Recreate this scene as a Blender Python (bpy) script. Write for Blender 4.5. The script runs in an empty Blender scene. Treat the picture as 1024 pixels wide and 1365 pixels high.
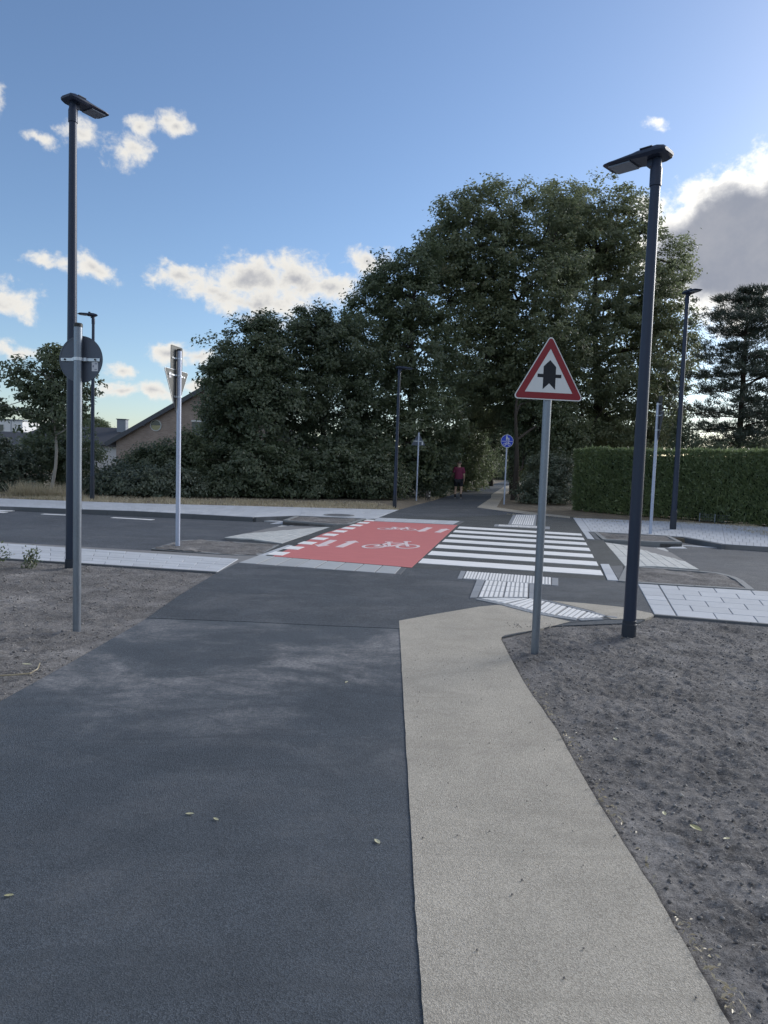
import bpy, bmesh, math, random
import numpy as np
from mathutils import Vector, Matrix
sc = bpy.context.scene
col = sc.collection
R = math.radians
random.seed(7); rng = np.random.default_rng(7)

# ------------------------------------------------------------------ camera
CAM_H, F_PX, PW, PH = 1.65, 946.0, 1024.0, 1365.0
ROLL = math.atan(0.0345); PITCH = math.atan(65.5 * math.cos(ROLL) / F_PX)
_fw = Vector((0, math.cos(PITCH), -math.sin(PITCH))); _up0 = Vector((0, math.sin(PITCH), math.cos(PITCH))); _rt0 = Vector((1, 0, 0))
_rt = _rt0 * math.cos(ROLL) + _up0 * math.sin(ROLL); _up = -_rt0 * math.sin(ROLL) + _up0 * math.cos(ROLL)
cam_d = bpy.data.cameras.new('camera'); cam = bpy.data.objects.new('camera', cam_d); col.objects.link(cam)
m3 = Matrix((_rt, _up, -_fw)).transposed()
cam.matrix_world = Matrix.Translation((0, 0, CAM_H)) @ m3.to_4x4()
cam_d.sensor_fit = 'VERTICAL'; cam_d.sensor_height = 24; cam_d.lens = F_PX / PH * 24
cam_d.clip_start = 0.05; cam_d.clip_end = 6000
sc.camera = cam

# ------------------------------------------------------------------ light
SUN_AZ, SUN_EL = R(52), R(23)          # azimuth measured from +Y (the way the path runs) towards +X
SKY_STRENGTH, SUN_STRENGTH, EXPOSURE = 0.10, 1.7, 0.84
sun_d = bpy.data.lights.new('sun', 'SUN'); sun = bpy.data.objects.new('sun', sun_d); col.objects.link(sun)
sun_d.energy = SUN_STRENGTH; sun_d.angle = R(26); sun_d.color = (1, .97, .91)
_sd = Vector((math.sin(SUN_AZ) * math.cos(SUN_EL), math.cos(SUN_AZ) * math.cos(SUN_EL), math.sin(SUN_EL)))
sun.rotation_euler = _sd.to_track_quat('Z', 'Y').to_euler(); sun.location = (20, 40, 30)
sc.view_settings.view_transform = 'Standard'; sc.view_settings.look = 'None'
sc.view_settings.gamma = 1; sc.view_settings.use_curve_mapping = False; sc.view_settings.exposure = EXPOSURE
sc.render.engine = 'CYCLES'
try:
    sc.cycles.use_denoising = True; sc.cycles.max_bounces = 8; sc.cycles.diffuse_bounces = 5; sc.cycles.glossy_bounces = 3
    sc.cycles.transmission_bounces = 3
except Exception: pass

class NT:
    """tiny node-tree writer"""
    def __init__(s, tree): s.t = tree
    def n(s, typ, ins=None, out=0, **kw):
        nd = s.t.nodes.new(typ)
        for k, v in kw.items(): setattr(nd, k, v)
        for k, v in (ins or {}).items():
            sk = nd.inputs[k]
            if isinstance(v, bpy.types.NodeSocket): s.t.links.new(v, sk)
            else: sk.default_value = v
        return nd.outputs[out] if len(nd.outputs) else None
    def math(s, op, a, b=0.0, c=None, clamp=False):
        i = {0: a, 1: b}
        if c is not None: i[2] = c
        return s.n('ShaderNodeMath', i, operation=op, use_clamp=clamp)
    def vmath(s, op, a, b=None, c=None, out=0):
        i = {0: a}
        if b is not None: i[1] = b
        if c is not None: i[2] = c
        return s.n('ShaderNodeVectorMath', i, out=out, operation=op)
    def ramp(s, fac, lo, hi, a=0.0, b=1.0, smooth=True):
        return s.n('ShaderNodeMapRange', {'Value': fac, 'From Min': lo, 'From Max': hi, 'To Min': a, 'To Max': b}, interpolation_type='SMOOTHSTEP' if smooth else 'LINEAR')
    def mix(s, f, a, b, mode='MIX'):
        nd = s.t.nodes.new('ShaderNodeMix'); nd.data_type = 'RGBA'; nd.blend_type = mode
        for i, v in ((0, f), (6, a), (7, b)):
            if isinstance(v, bpy.types.NodeSocket): s.t.links.new(v, nd.inputs[i])
            else: nd.inputs[i].default_value = v if i == 0 else (tuple(v) + (1,) if len(v) == 3 else v)
        return nd.outputs[2]
    def noise(s, vec, scale, detail=4, rough=.55, dist=0, out=0):
        return s.n('ShaderNodeTexNoise', {'Vector': vec, 'Scale': scale, 'Detail': detail, 'Roughness': rough, 'Distortion': dist}, out=out)

# ------------------------------------------------------------------ sky with clouds
def pix_ray(x, y):
    return _fw + _rt * ((x - PW / 2) / F_PX) - _up * ((y - PH / 2) / F_PX)
w = bpy.data.worlds.new('World'); sc.world = w; w.use_nodes = True
w.node_tree.nodes.clear(); N = NT(w.node_tree)
sky = N.n('ShaderNodeTexSky', sky_type='NISHITA', sun_disc=False, sun_elevation=SUN_EL, sun_rotation=SUN_AZ, altitude=60, air_density=1.0, dust_density=0.55, ozone_density=3.5)
dirv = N.n('ShaderNodeTexCoord', out=0)
sep = w.node_tree.nodes.new('ShaderNodeSeparateXYZ'); w.node_tree.links.new(dirv, sep.inputs[0])
az = N.math('ARCTAN2', sep.outputs[0], sep.outputs[1]); el = N.math('ARCSINE', sep.outputs[2])
azel = N.n('ShaderNodeCombineXYZ', {0: az, 1: el})
wob = N.noise(dirv, 11, 3, .5, out=1)
azel = N.vmath('MULTIPLY_ADD', N.vmath('SUBTRACT', wob, (.5, .5, .5)), (.07, .05, 0), azel)
# (photo x, photo y, half width, half height, thickness bias)
CLOUDS = [(172, 201, 31, 21, 0), (222, 160, 22, 14, 0), (238, 174, 20, 12, 0), (186, 168, 26, 13, -.15), (104, 174, 24, 15, 0), (62, 186, 20, 9, -.25), (2, 120, 17, 20, 0),
  (75, 350, 40, 15, 0), (118, 352, 34, 17, 0), (18, 403, 38, 18, .1), (238, 376, 46, 22, .1), (285, 392, 60, 20, .1), (335, 375, 58, 32, .22), (392, 374, 62, 31, .2), (345, 402, 75, 22, .12), (436, 386, 40, 24, .1), (352, 428, 42, 12, -.1),
  (497, 353, 36, 20, .1), (228, 470, 32, 12, .1), (262, 478, 34, 12, .1), (165, 496, 24, 11, -.1), (165, 520, 48, 10, .1), (210, 522, 40, 12, .1), (262, 515, 34, 14, 0), (20, 470, 50, 10, -.1),
  (880, 166, 24, 7, -.35), (872, 275, 36, 24, .0), (905, 300, 30, 18, .0), (925, 342, 66, 52, 1.2), (985, 330, 90, 66, 1.4), (1050, 310, 90, 72, 1.1), (1010, 285, 36, 26, .3), (1000, 380, 140, 26, .5),
  (1160, 300, 120, 70, .8), (1330, 380, 110, 40, .3), (-160, 380, 90, 26, .2), (-330, 300, 80, 34, .2), (-130, 180, 50, 22, 0), (-420, 470, 120, 22, .2)]
dmin = None; lens = []
for (cx, cy, rx, ry, bias) in CLOUDS:
    d = pix_ray(cx, cy).normalized(); a0 = math.atan2(d.x, d.y); e0 = math.asin(d.z)
    k = 1.0 / d.y
    sx, sy = F_PX / (rx * math.cos(a0) * 1.0), F_PX / ry
    l = N.vmath('LENGTH', N.vmath('MULTIPLY_ADD', azel, (sx, sy, 0), (-a0 * sx, -e0 * sy, 0)), out=1)
    v = N.math('SUBTRACT', 1.0 + bias * .3, l) if bias else N.math('SUBTRACT', 1.0, l)
    if bias > 0: v = N.math('MULTIPLY', v, 1 + bias)
    dmin = v if dmin is None else N.math('SMOOTH_MAX', dmin, v, .12)
# scattered clouds for the rest of the sky, unseen behind the camera and to the sides, cover raised for ambient light
fn = N.noise(N.vmath('MULTIPLY', dirv, (1, 1, 2.6)), 3.2, 3, .5)
back = N.math('MULTIPLY', N.ramp(sep.outputs[1], .55, .2), N.ramp(sep.outputs[2], .02, .12))
dmin = N.math('MAXIMUM', dmin, N.math('ADD', N.math('MULTIPLY', N.math('SUBTRACT', fn, .46), 5.0), N.math('MULTIPLY', N.math('SUBTRACT', back, 1.0), 4.0)))
puff = N.noise(N.vmath('MULTIPLY', dirv, (1, 1, 1.35)), 30, 8, .57, .3)
puff2 = N.noise(dirv, 110, 6, .65, .3)
nz = N.math('ADD', N.math('MULTIPLY', N.math('SUBTRACT', puff, .5), 2.6), N.math('MULTIPLY', N.math('SUBTRACT', puff2, .5), 1.0))
dens = N.math('ADD', dmin, nz)
alpha = N.ramp(dens, -.12, .85)
thick = N.ramp(N.math('ADD', dmin, N.math('MULTIPLY', nz, .6)), .45, 1.6)
bulk = N.ramp(N.math('ADD', dmin, N.math('MULTIPLY', nz, .45)), .75, 1.75)
sunv = N.vmath('DOT_PRODUCT', dirv, tuple(_sd), out=1)
facing = N.ramp(sunv, -.15, .45)          # clouds away from the sun are lit from the front and stay white
ccol = N.mix(N.math('MULTIPLY', thick, N.math('ADD', .15, N.math('MULTIPLY', facing, .50))), (5.0, 4.88, 4.6), (2.6, 2.65, 2.85))
rim = N.vmath('SCALE', ccol); w.node_tree.links.new(N.ramp(sunv, .62, .95, 1.0, 1.45), rim.node.inputs['Scale']); ccol = rim
ccol = N.mix(N.math('MULTIPLY', bulk, facing), ccol, N.mix(N.ramp(N.noise(dirv, 14, 5, .6), .35, .65), (1.8, 1.95, 2.35), (2.2, 2.3, 2.62)))
skyc = N.mix(1.0, sky, (.915, .89, .895), 'MULTIPLY')
allc = N.mix(N.math('MULTIPLY', alpha, N.ramp(sep.outputs[2], -.01, .03)), skyc, ccol)
bg = N.n('ShaderNodeBackground', {'Color': allc, 'Strength': SKY_STRENGTH})
N.n('ShaderNodeOutputWorld', {'Surface': bg})

# ------------------------------------------------------------------ helpers
def G(x, y, z=0.0):
    d = pix_ray(x, y); t = (z - CAM_H) / d.z
    return (d.x * t, d.y * t)
def P(x, y, Y):
    d = pix_ray(x, y); t = Y / d.y
    return Vector((d.x * t, Y, CAM_H + d.z * t))
def GS(pts, z=0.0): return [G(x, y, z) for x, y in pts]

def link(name, me, mat=None, parent=None, loc=None):
    o = bpy.data.objects.new(name, me); col.objects.link(o)
    if mat is not None and me is not None:
        for mm in (mat if isinstance(mat, (list, tuple)) else [mat]): me.materials.append(mm)
    if parent is not None: o.parent = parent
    if loc is not None: o.location = loc
    return o
def thing(name, label, cat, loc=(0, 0, 0), rz=0, group=None):
    o = link(name, None, None, None, loc); o.rotation_euler = (0, 0, rz); o['label'] = label; o['category'] = cat
    if group: o['group'] = group
    return o
def tag(o, label, cat, group=None):
    o['label'] = label; o['category'] = cat
    if group: o['group'] = group
    return o
def structure(o): o['kind'] = 'structure'; return o
def stuff(o, label=None): 
    o['kind'] = 'stuff'
    if label: o['label'] = label
    return o

def np_mesh(name, verts, quads=None, tris=None, attrs=None, smooth=False, matidx=None):
    """fast mesh from numpy arrays"""
    me = bpy.data.meshes.new(name)
    verts = np.asarray(verts, dtype=np.float32)
    me.vertices.add(len(verts)); me.vertices.foreach_set('co', verts.ravel())
    idx = []; tot = []
    if quads is not None and len(quads): q = np.asarray(quads, dtype=np.int32); idx.append(q.ravel()); tot.append(np.full(len(q), 4, np.int32))
    if tris is not None and len(tris): t = np.asarray(tris, dtype=np.int32); idx.append(t.ravel()); tot.append(np.full(len(t), 3, np.int32))
    idx = np.concatenate(idx); tot = np.concatenate(tot)
    me.loops.add(len(idx)); me.loops.foreach_set('vertex_index', idx)
    me.polygons.add(len(tot)); st = np.concatenate([[0], np.cumsum(tot)[:-1]]).astype(np.int32)
    me.polygons.foreach_set('loop_start', st); me.polygons.foreach_set('loop_total', tot)
    if smooth: me.polygons.foreach_set('use_smooth', np.ones(len(tot), bool))
    me.update(calc_edges=True)
    for k, v in (attrs or {}).items():
        at = me.attributes.new(k, 'FLOAT', 'POINT'); at.data.foreach_set('value', np.asarray(v, np.float32))
    return me

class MB:
    """collects solids and links them as one mesh"""
    def __init__(s): s.v = []; s.f = []
    def add(s, vs, fs):
        b = len(s.v); s.v += [tuple(v) for v in vs]; s.f += [tuple(i + b for i in f) for f in fs]; return s
    def box(s, c, size, M=None, taper=1.0):
        x, y, z = (k / 2 for k in size)
        vs = [(-x, -y, -z), (x, -y, -z), (x, y, -z), (-x, y, -z), (-x * taper, -y * taper, z), (x * taper, -y * taper, z), (x * taper, y * taper, z), (-x * taper, y * taper, z)]
        vs = [Vector(v) for v in vs]
        if M is not None: vs = [M @ v for v in vs]
        return s.add([v + Vector(c) for v in vs], [(0, 3, 2, 1), (4, 5, 6, 7), (0, 1, 5, 4), (1, 2, 6, 5), (2, 3, 7, 6), (3, 0, 4, 7)])
    def prism(s, pts, z0, z1, z1s=None):
        """vertical prism over a plan polygon (any winding); z1s: per-vertex top heights"""
        a = sum(pts[i][0] * pts[(i + 1) % len(pts)][1] - pts[(i + 1) % len(pts)][0] * pts[i][1] for i in range(len(pts)))
        idx = list(range(len(pts)))
        if a < 0: idx.reverse()
        n = len(pts); tops = z1s or [z1] * n
        vs = [(pts[i][0], pts[i][1], z0) for i in idx] + [(pts[i][0], pts[i][1], tops[i]) for i in idx]
        return s.add(vs, [tuple(range(n - 1, -1, -1)), tuple(range(n, 2 * n))] + [(i, (i + 1) % n, n + (i + 1) % n, n + i) for i in range(n)])
    def sheet(s, pts, z):
        a = sum(pts[i][0] * pts[(i + 1) % len(pts)][1] - pts[(i + 1) % len(pts)][0] * pts[i][1] for i in range(len(pts)))
        p = list(pts) if a > 0 else list(reversed(pts))
        return s.add([(x, y, z) for x, y in p], [tuple(range(len(p)))])
    def tube(s, path, radii, seg=12, cap=True):
        path = [Vector(p) for p in path]
        if not hasattr(radii, '__len__'): radii = [radii] * len(path)
        rings = []
        ref = None
        for i, p in enumerate(path):
            d = (path[min(i + 1, len(path) - 1)] - path[max(i - 1, 0)]).normalized()
            if ref is None or abs(ref.dot(d)) > .95: ref = Vector((1, 0, 0)) if abs(d.x) < .8 else Vector((0, 1, 0))
            u = (ref - d * ref.dot(d)).normalized(); v = d.cross(u)
            rings.append([p + (u * math.cos(2 * math.pi * k / seg) + v * math.sin(2 * math.pi * k / seg)) * radii[i] for k in range(seg)])
        vs = [q for r_ in rings for q in r_]; fs = []
        for i in range(len(path) - 1):
            for k in range(seg):
                fs.append((i * seg + k, i * seg + (k + 1) % seg, (i + 1) * seg + (k + 1) % seg, (i + 1) * seg + k))
        if cap:
            fs.append(tuple(range(seg - 1, -1, -1))); fs.append(tuple((len(path) - 1) * seg + k for k in range(seg)))
        return s.add(vs, fs)
    def extrude(s, pts2, M, t0, t1):
        """plate: 2-D outline (u,w) in plane M, thickness along M's y from t0 to t1"""
        n = len(pts2)
        a = sum(pts2[i][0] * pts2[(i + 1) % n][1] - pts2[(i + 1) % n][0] * pts2[i][1] for i in range(n))
        p = list(pts2) if a > 0 else list(reversed(pts2))
        vs = [M @ Vector((u, t0, v)) for u, v in p] + [M @ Vector((u, t1, v)) for u, v in p]
        return s.add(vs, [tuple(range(n)), tuple(range(2 * n - 1, n - 1, -1))] + [((i + 1) % n, i, n + i, n + (i + 1) % n) for i in range(n)])
    def build(s, name, mat, parent=None, smooth=None, bevel=0):
        me = bpy.data.meshes.new(name); me.from_pydata(s.v, [], s.f); me.update()
        o = link(name, me, mat, parent)
        if smooth is not None:
            me.polygons.foreach_set('use_smooth', np.ones(len(me.polygons), bool))
            me.set_sharp_from_angle(angle=R(smooth))
        if bevel:
            md = o.modifiers.new('bevel', 'BEVEL'); md.width = bevel; md.segments = 2; md.limit_method = 'ANGLE'; md.angle_limit = R(40)
        return o

# value noise in numpy
def vnoise(x, y, seed=0):
    r_ = np.random.default_rng(seed); L = r_.random((256, 256))
    xi = np.floor(x).astype(int); yi = np.floor(y).astype(int); fx = x - xi; fy = y - yi
    fx = fx * fx * (3 - 2 * fx); fy = fy * fy * (3 - 2 * fy)
    a = L[xi % 256, yi % 256]; b = L[(xi + 1) % 256, yi % 256]; c = L[xi % 256, (yi + 1) % 256]; d = L[(xi + 1) % 256, (yi + 1) % 256]
    return (a * (1 - fx) + b * fx) * (1 - fy) + (c * (1 - fx) + d * fx) * fy
def fbm(x, y, f, octs, seed=0, gain=.5):
    o = 0; a = 1; t = 0
    for k in range(octs): o = o + a * vnoise(x * f + 17 * k, y * f + 31 * k, seed + k); t += a; a *= gain; f *= 2.03
    return o / t
def in_poly(x, y, poly):
    ins = np.zeros(x.shape, bool); n = len(poly)
    for i in range(n):
        x0, y0 = poly[i]; x1, y1 = poly[(i + 1) % n]
        if y0 == y1: continue
        c = ((y0 > y) != (y1 > y)) & (x < (x1 - x0) * (y - y0) / (y1 - y0) + x0)
        ins ^= c
    return ins
def dist_poly(x, y, poly):
    d = np.full(x.shape, 1e9); n = len(poly)
    for i in range(n):
        x0, y0 = poly[i]; x1, y1 = poly[(i + 1) % n]
        dx, dy = x1 - x0, y1 - y0; L = dx * dx + dy * dy + 1e-12
        t = np.clip(((x - x0) * dx + (y - y0) * dy) / L, 0, 1)
        d = np.minimum(d, np.hypot(x - x0 - t * dx, y - y0 - t * dy))
    return d

# ------------------------------------------------------------------ materials
def new_mat(name):
    m = bpy.data.materials.new(name); m.use_nodes = True; m.node_tree.nodes.clear()
    n = NT(m.node_tree); out = m.node_tree.nodes.new('ShaderNodeOutputMaterial')
    return m, n, out
def finish(m, n, out, base, rough=.8, metallic=0.0, bump=None, bstr=.3, bdist=.01, spec=.5, coat=0):
    ins = {'Base Color': base if isinstance(base, bpy.types.NodeSocket) else tuple(base) + (1,), 'Roughness': rough, 'Metallic': metallic, 'Specular IOR Level': spec}
    if coat: ins['Coat Weight'] = coat; ins['Coat Roughness'] = .2
    if bump is not None: ins['Normal'] = n.n('ShaderNodeBump', {'Strength': bstr, 'Distance': bdist, 'Height': bump})
    s = n.n('ShaderNodeBsdfPrincipled', ins)
    m.node_tree.links.new(s, out.inputs['Surface']); return m
def pos(n): return n.n('ShaderNodeNewGeometry', out=0)
def objpos(n): return n.n('ShaderNodeTexCoord', out=3)

def plain(name, c, rough=.6, metallic=0., var=.12, scale=6, bstr=.1, spec=.5, coat=0, fine=90):
    m, n, o = new_mat(name); p = pos(n)
    f = n.noise(p, scale, 5, .6); f2 = n.noise(p, fine, 3, .6)
    k = n.math('ADD', n.math('MULTIPLY', f, 2 * var), n.math('MULTIPLY', f2, var)); k = n.math('ADD', k, 1 - 1.5 * var)
    c_ = n.vmath('SCALE', tuple(c)); nd = c_.node; m.node_tree.links.new(k, nd.inputs['Scale'])
    r_ = n.math('ADD', rough - .08, n.math('MULTIPLY', f, .16), clamp=True)
    return finish(m, n, o, c_, r_, metallic, f2, bstr, .004, spec, coat)

def asphalt(name, dark, light, dust=0.0, dust_y=None, grain=170, tint=(.30, .30, .31), streak=True, wet=.0):
    m, n, o = new_mat(name); p = pos(n)
    v1 = n.n('ShaderNodeTexVoronoi', {'Vector': p, 'Scale': grain, 'Randomness': 1.0}, out=1)
    vd = n.n('ShaderNodeTexVoronoi', {'Vector': p, 'Scale': grain}, out=0)
    sepc = m.node_tree.nodes.new('ShaderNodeSeparateColor'); m.node_tree.links.new(v1, sepc.inputs[0])
    g1 = sepc.outputs[0]
    fine = n.noise(p, grain * 1.7, 3, .65)
    mid = n.noise(p, 3.2, 5, .6); big = n.noise(p, .55, 4, .6)
    c = n.mix(n.ramp(g1, .1, 1.0, smooth=False), dark, light)
    c = n.mix(n.ramp(fine, .60, .74), c, tuple(min(1, q * 2.2) for q in light)); c = n.mix(n.ramp(n.noise(p, grain * .8, 2, .5), .33, .24), c, tuple(q * .45 for q in dark))
    k = n.math('ADD', n.math('MULTIPLY', mid, .5), n.math('MULTIPLY', big, .6)); k = n.math('ADD', k, .45)
    cs = n.vmath('SCALE', c); m.node_tree.links.new(k, cs.node.inputs['Scale'])
    if dust:
        stretch = n.vmath('MULTIPLY', p, (1.0, 1.5, 1))
        d1 = n.noise(stretch, .8, 7, .66, .6); d2 = n.noise(p, 5, 6, .7, .5)
        dm = n.ramp(n.math('ADD', d1, n.math('MULTIPLY', d2, .35)), .60, .95)
        if dust_y:
            sp = m.node_tree.nodes.new('ShaderNodeSeparateXYZ'); m.node_tree.links.new(p, sp.inputs[0])
            wy = n.math('ADD', sp.outputs[1], n.math('MULTIPLY', n.noise(p, .9, 4), 1.6))
            band = n.math('MULTIPLY', n.ramp(wy, dust_y[0], dust_y[1]), n.ramp(wy, dust_y[3], dust_y[2]))
            dm = n.math('MULTIPLY', dm, n.math('ADD', .22, n.math('MULTIPLY', band, .95)))
            dm = n.math('ADD', dm, n.math('MULTIPLY', band, n.ramp(d1, .35, .75, 0, .22)), clamp=True)
        scr = n.noise(n.vmath('MULTIPLY', p, (9, 2.2, 1)), 3.0, 6, .75, .8)
        brk = n.math('ADD', .35, n.math('ADD', n.math('MULTIPLY', n.ramp(n.noise(p, 34, 5, .75), .35, .65), .75), n.math('MULTIPLY', n.ramp(scr, .55, .75), .5)))
        dm = n.math('MULTIPLY', dm, brk)
        cs = n.mix(n.math('MULTIPLY', dm, dust), cs, tint)
        # a few dark tyre and seam marks
        sm = n.noise(n.vmath('MULTIPLY', p, (.35, 1.6, 1)), .55, 2, .4, 1.2)
        line = n.ramp(n.math('ABSOLUTE', n.math('SUBTRACT', sm, .5)), .012, .0)
        cs = n.mix(n.math('MULTIPLY', line, .32), cs, dark)
    h = n.math('ADD', n.math('MULTIPLY', vd, .7), fine)
    return finish(m, n, o, cs, .82, 0, h, .55, .006, .35)

def slabmat(name, c, var=.13, grain=220):
    m, n, o = new_mat(name); p = pos(n)
    oi = n.n('ShaderNodeObjectInfo', out=5)
    f = n.noise(p, 4, 6, .65); f2 = n.noise(p, grain, 3, .7); f3 = n.noise(p, 18, 4, .7)
    k = n.math('ADD', 1 - var * 2.1, n.math('ADD', n.math('MULTIPLY', f, var * 1.6), n.math('ADD', n.math('MULTIPLY', f2, var), n.math('MULTIPLY', f3, var))))
    k = n.math('ADD', k, n.math('MULTIPLY', n.math('SUBTRACT', oi, .5), var * .9))
    cs = n.vmath('SCALE', tuple(c)); m.node_tree.links.new(k, cs.node.inputs['Scale'])
    dirt = n.ramp(n.noise(p, 1.6, 6, .7, .4), .55, .8)
    cs = n.mix(n.math('MULTIPLY', dirt, .25), cs, tuple(q * .62 for q in c))
    return finish(m, n, o, cs, .85, 0, f2, .3, .003, .3)

def paintmat(name, c, wear=.35, under=(.05, .05, .055)):
    m, n, o = new_mat(name); p = pos(n)
    a = n.noise(p, 9, 7, .72); b = n.noise(p, 130, 3, .7); s = n.noise(n.vmath('MULTIPLY', p, (1, 3, 1)), 2.2, 5, .65)
    k = n.math('ADD', .8, n.math('MULTIPLY', n.math('ADD', n.math('MULTIPLY', s, .8), n.math('MULTIPLY', b, .5)), .32))
    cs = n.vmath('SCALE', tuple(c)); m.node_tree.links.new(k, cs.node.inputs['Scale'])
    wm = n.ramp(n.math('ADD', n.math('MULTIPLY', a, .75), n.math('MULTIPLY', b, .35)), .66, .82)
    cs = n.mix(n.math('MULTIPLY', wm, wear), cs, under)
    return finish(m, n, o, cs, .7, 0, b, .35, .003, .35)

def leafmat(name, a, b, trans=.35, dry=None, dryamt=.08):
    m, n, o = new_mat(name)
    r_ = n.n('ShaderNodeAttribute', attribute_name='rnd', out=2)
    p = pos(n)
    big = n.noise(p, .55, 3, .5)
    f = n.math('ADD', n.math('MULTIPLY', r_, .65), n.math('MULTIPLY', n.ramp(big, .3, .7), .35))
    c = n.mix(f, a, b)
    if dry: c = n.mix(n.ramp(n.math('ADD', r_, n.math('MULTIPLY', n.ramp(n.noise(p, .35, 3), .45, .75), dryamt * 2.5)), 1 - dryamt + .1, 1.12), c, dry)
    tc = n.mix(.5, c, tuple(min(1, q * 1.4) for q in b))
    d = n.n('ShaderNodeBsdfPrincipled', {'Base Color': c, 'Roughness': .44, 'Specular IOR Level': .85})
    t = n.n('ShaderNodeBsdfTranslucent', {'Color': tc})
    mx = n.n('ShaderNodeMixShader', {0: trans, 1: d, 2: t})
    m.node_tree.links.new(mx, o.inputs['Surface']); return m

def barkmat(name, a, b, s=6):
    m, n, o = new_mat(name); p = pos(n)
    f = n.noise(n.vmath('MULTIPLY', p, (3, 3, .6)), s, 6, .7)
    return finish(m, n, o, n.mix(f, a, b), .9, 0, f, .8, .03, .2)

def soilmat(name, a, b, pale):
    m, n, o = new_mat(name); p = pos(n)
    f1 = n.noise(p, 2.2, 6, .65); f2 = n.noise(p, 38, 6, .72); f3 = n.noise(p, 160, 3, .7)
    f = n.math('ADD', n.math('MULTIPLY', f1, .35), n.math('ADD', n.math('MULTIPLY', f2, .45), n.math('MULTIPLY', f3, .3)))
    c = n.mix(n.ramp(f, .42, .68), a, b)
    c = n.mix(n.math('MULTIPLY', n.ramp(n.math('ADD', n.noise(p, 1.1, 5, .7, .5), n.math('MULTIPLY', f2, .25)), .66, .92), .75), c, pale)
    c = n.mix(n.ramp(f3, .68, .8), c, tuple(q * 1.3 for q in pale))
    h = n.math('ADD', f2, n.math('MULTIPLY', f3, .6))
    return finish(m, n, o, c, .95, 0, h, .9, .02, .15)

def metalmat(name, c, rough=.45, metallic=.8, spangle=.2):
    m, n, o = new_mat(name); p = pos(n)
    v = n.n('ShaderNodeTexVoronoi', {'Vector': n.vmath('MULTIPLY', p, (1, 1, .6)), 'Scale': 70}, out=0)
    f = n.noise(n.vmath('MULTIPLY', p, (6, 6, 1)), 4, 5, .65)
    k = n.math('ADD', 1 - spangle, n.math('ADD', n.math('MULTIPLY', f, spangle * 1.4), n.math('MULTIPLY', v, spangle * .6)))
    cs = n.vmath('SCALE', tuple(c)); m.node_tree.links.new(k, cs.node.inputs['Scale'])
    return finish(m, n, o, cs, n.math('ADD', rough - .08, n.math('MULTIPLY', f, .2)), metallic, f, .08, .003)

MT = dict(
  path=asphalt('path asphalt', (.044, .053, .064), (.090, .106, .128), 1.15, (4.2, 6.2, 7.0, 8.6), 190, (.24, .24, .25)),
  apron=asphalt('apron asphalt', (.036, .043, .052), (.092, .106, .126), .45, None, 140, (.22, .22, .23)),
  table=asphalt('crossing asphalt', (.032, .037, .040), (.080, .090, .096), .12, None, 120),
  road=asphalt('road asphalt', (.046, .052, .062), (.112, .124, .144), .35, None, 90, (.2, .2, .21)),
  beige=asphalt('beige footway aggregate', (.305, .278, .235), (.485, .445, .382), .10, None, 190, (.42, .40, .36)),
  red=paintmat('red cycle surfacing', (.53, .170, .168), .55, (.24, .12, .12)),
  white=paintmat('white road paint', (.80, .80, .80), .30, (.25, .25, .25)), white2=paintmat('worn white road paint', (.70, .60, .61), .95, (.50, .22, .22)),
  slab=slabmat('pale paving slab', (.50, .525, .565)), slab2=slabmat('grey edging slab', (.40, .42, .44)), slabd=slabmat('dark kerb slab', (.13, .14, .155)),
  ramp=slabmat('ramp paver', (.53, .54, .53)), kerb=slabmat('concrete kerb', (.24, .25, .26)), tact=slabmat('white tactile paver', (.78, .78, .78), .08), tactb=slabmat('tactile paver ground, dusty', (.40, .41, .43), .10),  # tactile ground is toned darker than the ribs so that they stand out
  tactg=slabmat('grey tactile border', (.27, .29, .32)), joint=plain('joint sand', (.20, .20, .205), .95),
  soil=soilmat('bare soil', (.090, .087, .087), (.295, .284, .280), (.46, .44, .43)),
  verge=soilmat('dry verge ground', (.14, .12, .095), (.29, .25, .195), (.38, .34, .27)),
  ground=plain('field earth', (.12, .11, .07), .95, var=.25, scale=.4),
  lamp=plain('anthracite lamp paint', (.020, .031, .062), .42, .2, .10, 3, .03, .5, .0, 160), lampd=plain('dark lamp sleeve', (.022, .029, .045), .55, .1, .1),
  lens=plain('lamp diffuser', (.14, .17, .22), .25, 0, .05), steel=metalmat('galvanised steel', (.23, .26, .31), .40, .8),
  steelw=metalmat('pale galvanised steel', (.46, .51, .64), .5, .55), signback=plain('sign back grey', (.092, .108, .145), .5, .3, .08), signback2=plain('sign back olive grey', (.095, .10, .10), .55, .3, .08),
  clampm=metalmat('clamp band', (.62, .66, .72), .4, .7), cap=plain('black plastic cap', (.02, .022, .025), .5),
  srd=plain('sign red film', (.24, .005, .014), .35, 0, .05), swh=plain('sign white film', (.70, .71, .73), .35, 0, .03), sbk=plain('sign black film', (.004, .006, .014), .6, 0, .05), sbl=plain('sign blue film', (.012, .05, .52), .35, 0, .05),
  sticker=plain('pale sticker', (.62, .64, .70), .5, 0, .1, 60), ink=plain('sticker print', (.18, .2, .3), .5),
)

# ================================================================== GROUND AND PAVED SURFACES
ROADZ = -0.10
mb = MB(); mb.sheet([(-2500, -2500), (2500, -2500), (2500, 2500), (-2500, 2500)], -.42)
structure(mb.build('ground', MT['ground']))
# earth on the near side (under the soil beds) and on the far side of the road
mb = MB(); mb.prism([(-80, -30), (80, -30), (80, -20), (16, 4.6), (3.6, 7.6), (-2.3, 9.6), (-7, 10.4), (-80, 13)], -.5, -.06)
structure(mb.build('near_earth', MT['soil']))

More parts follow.
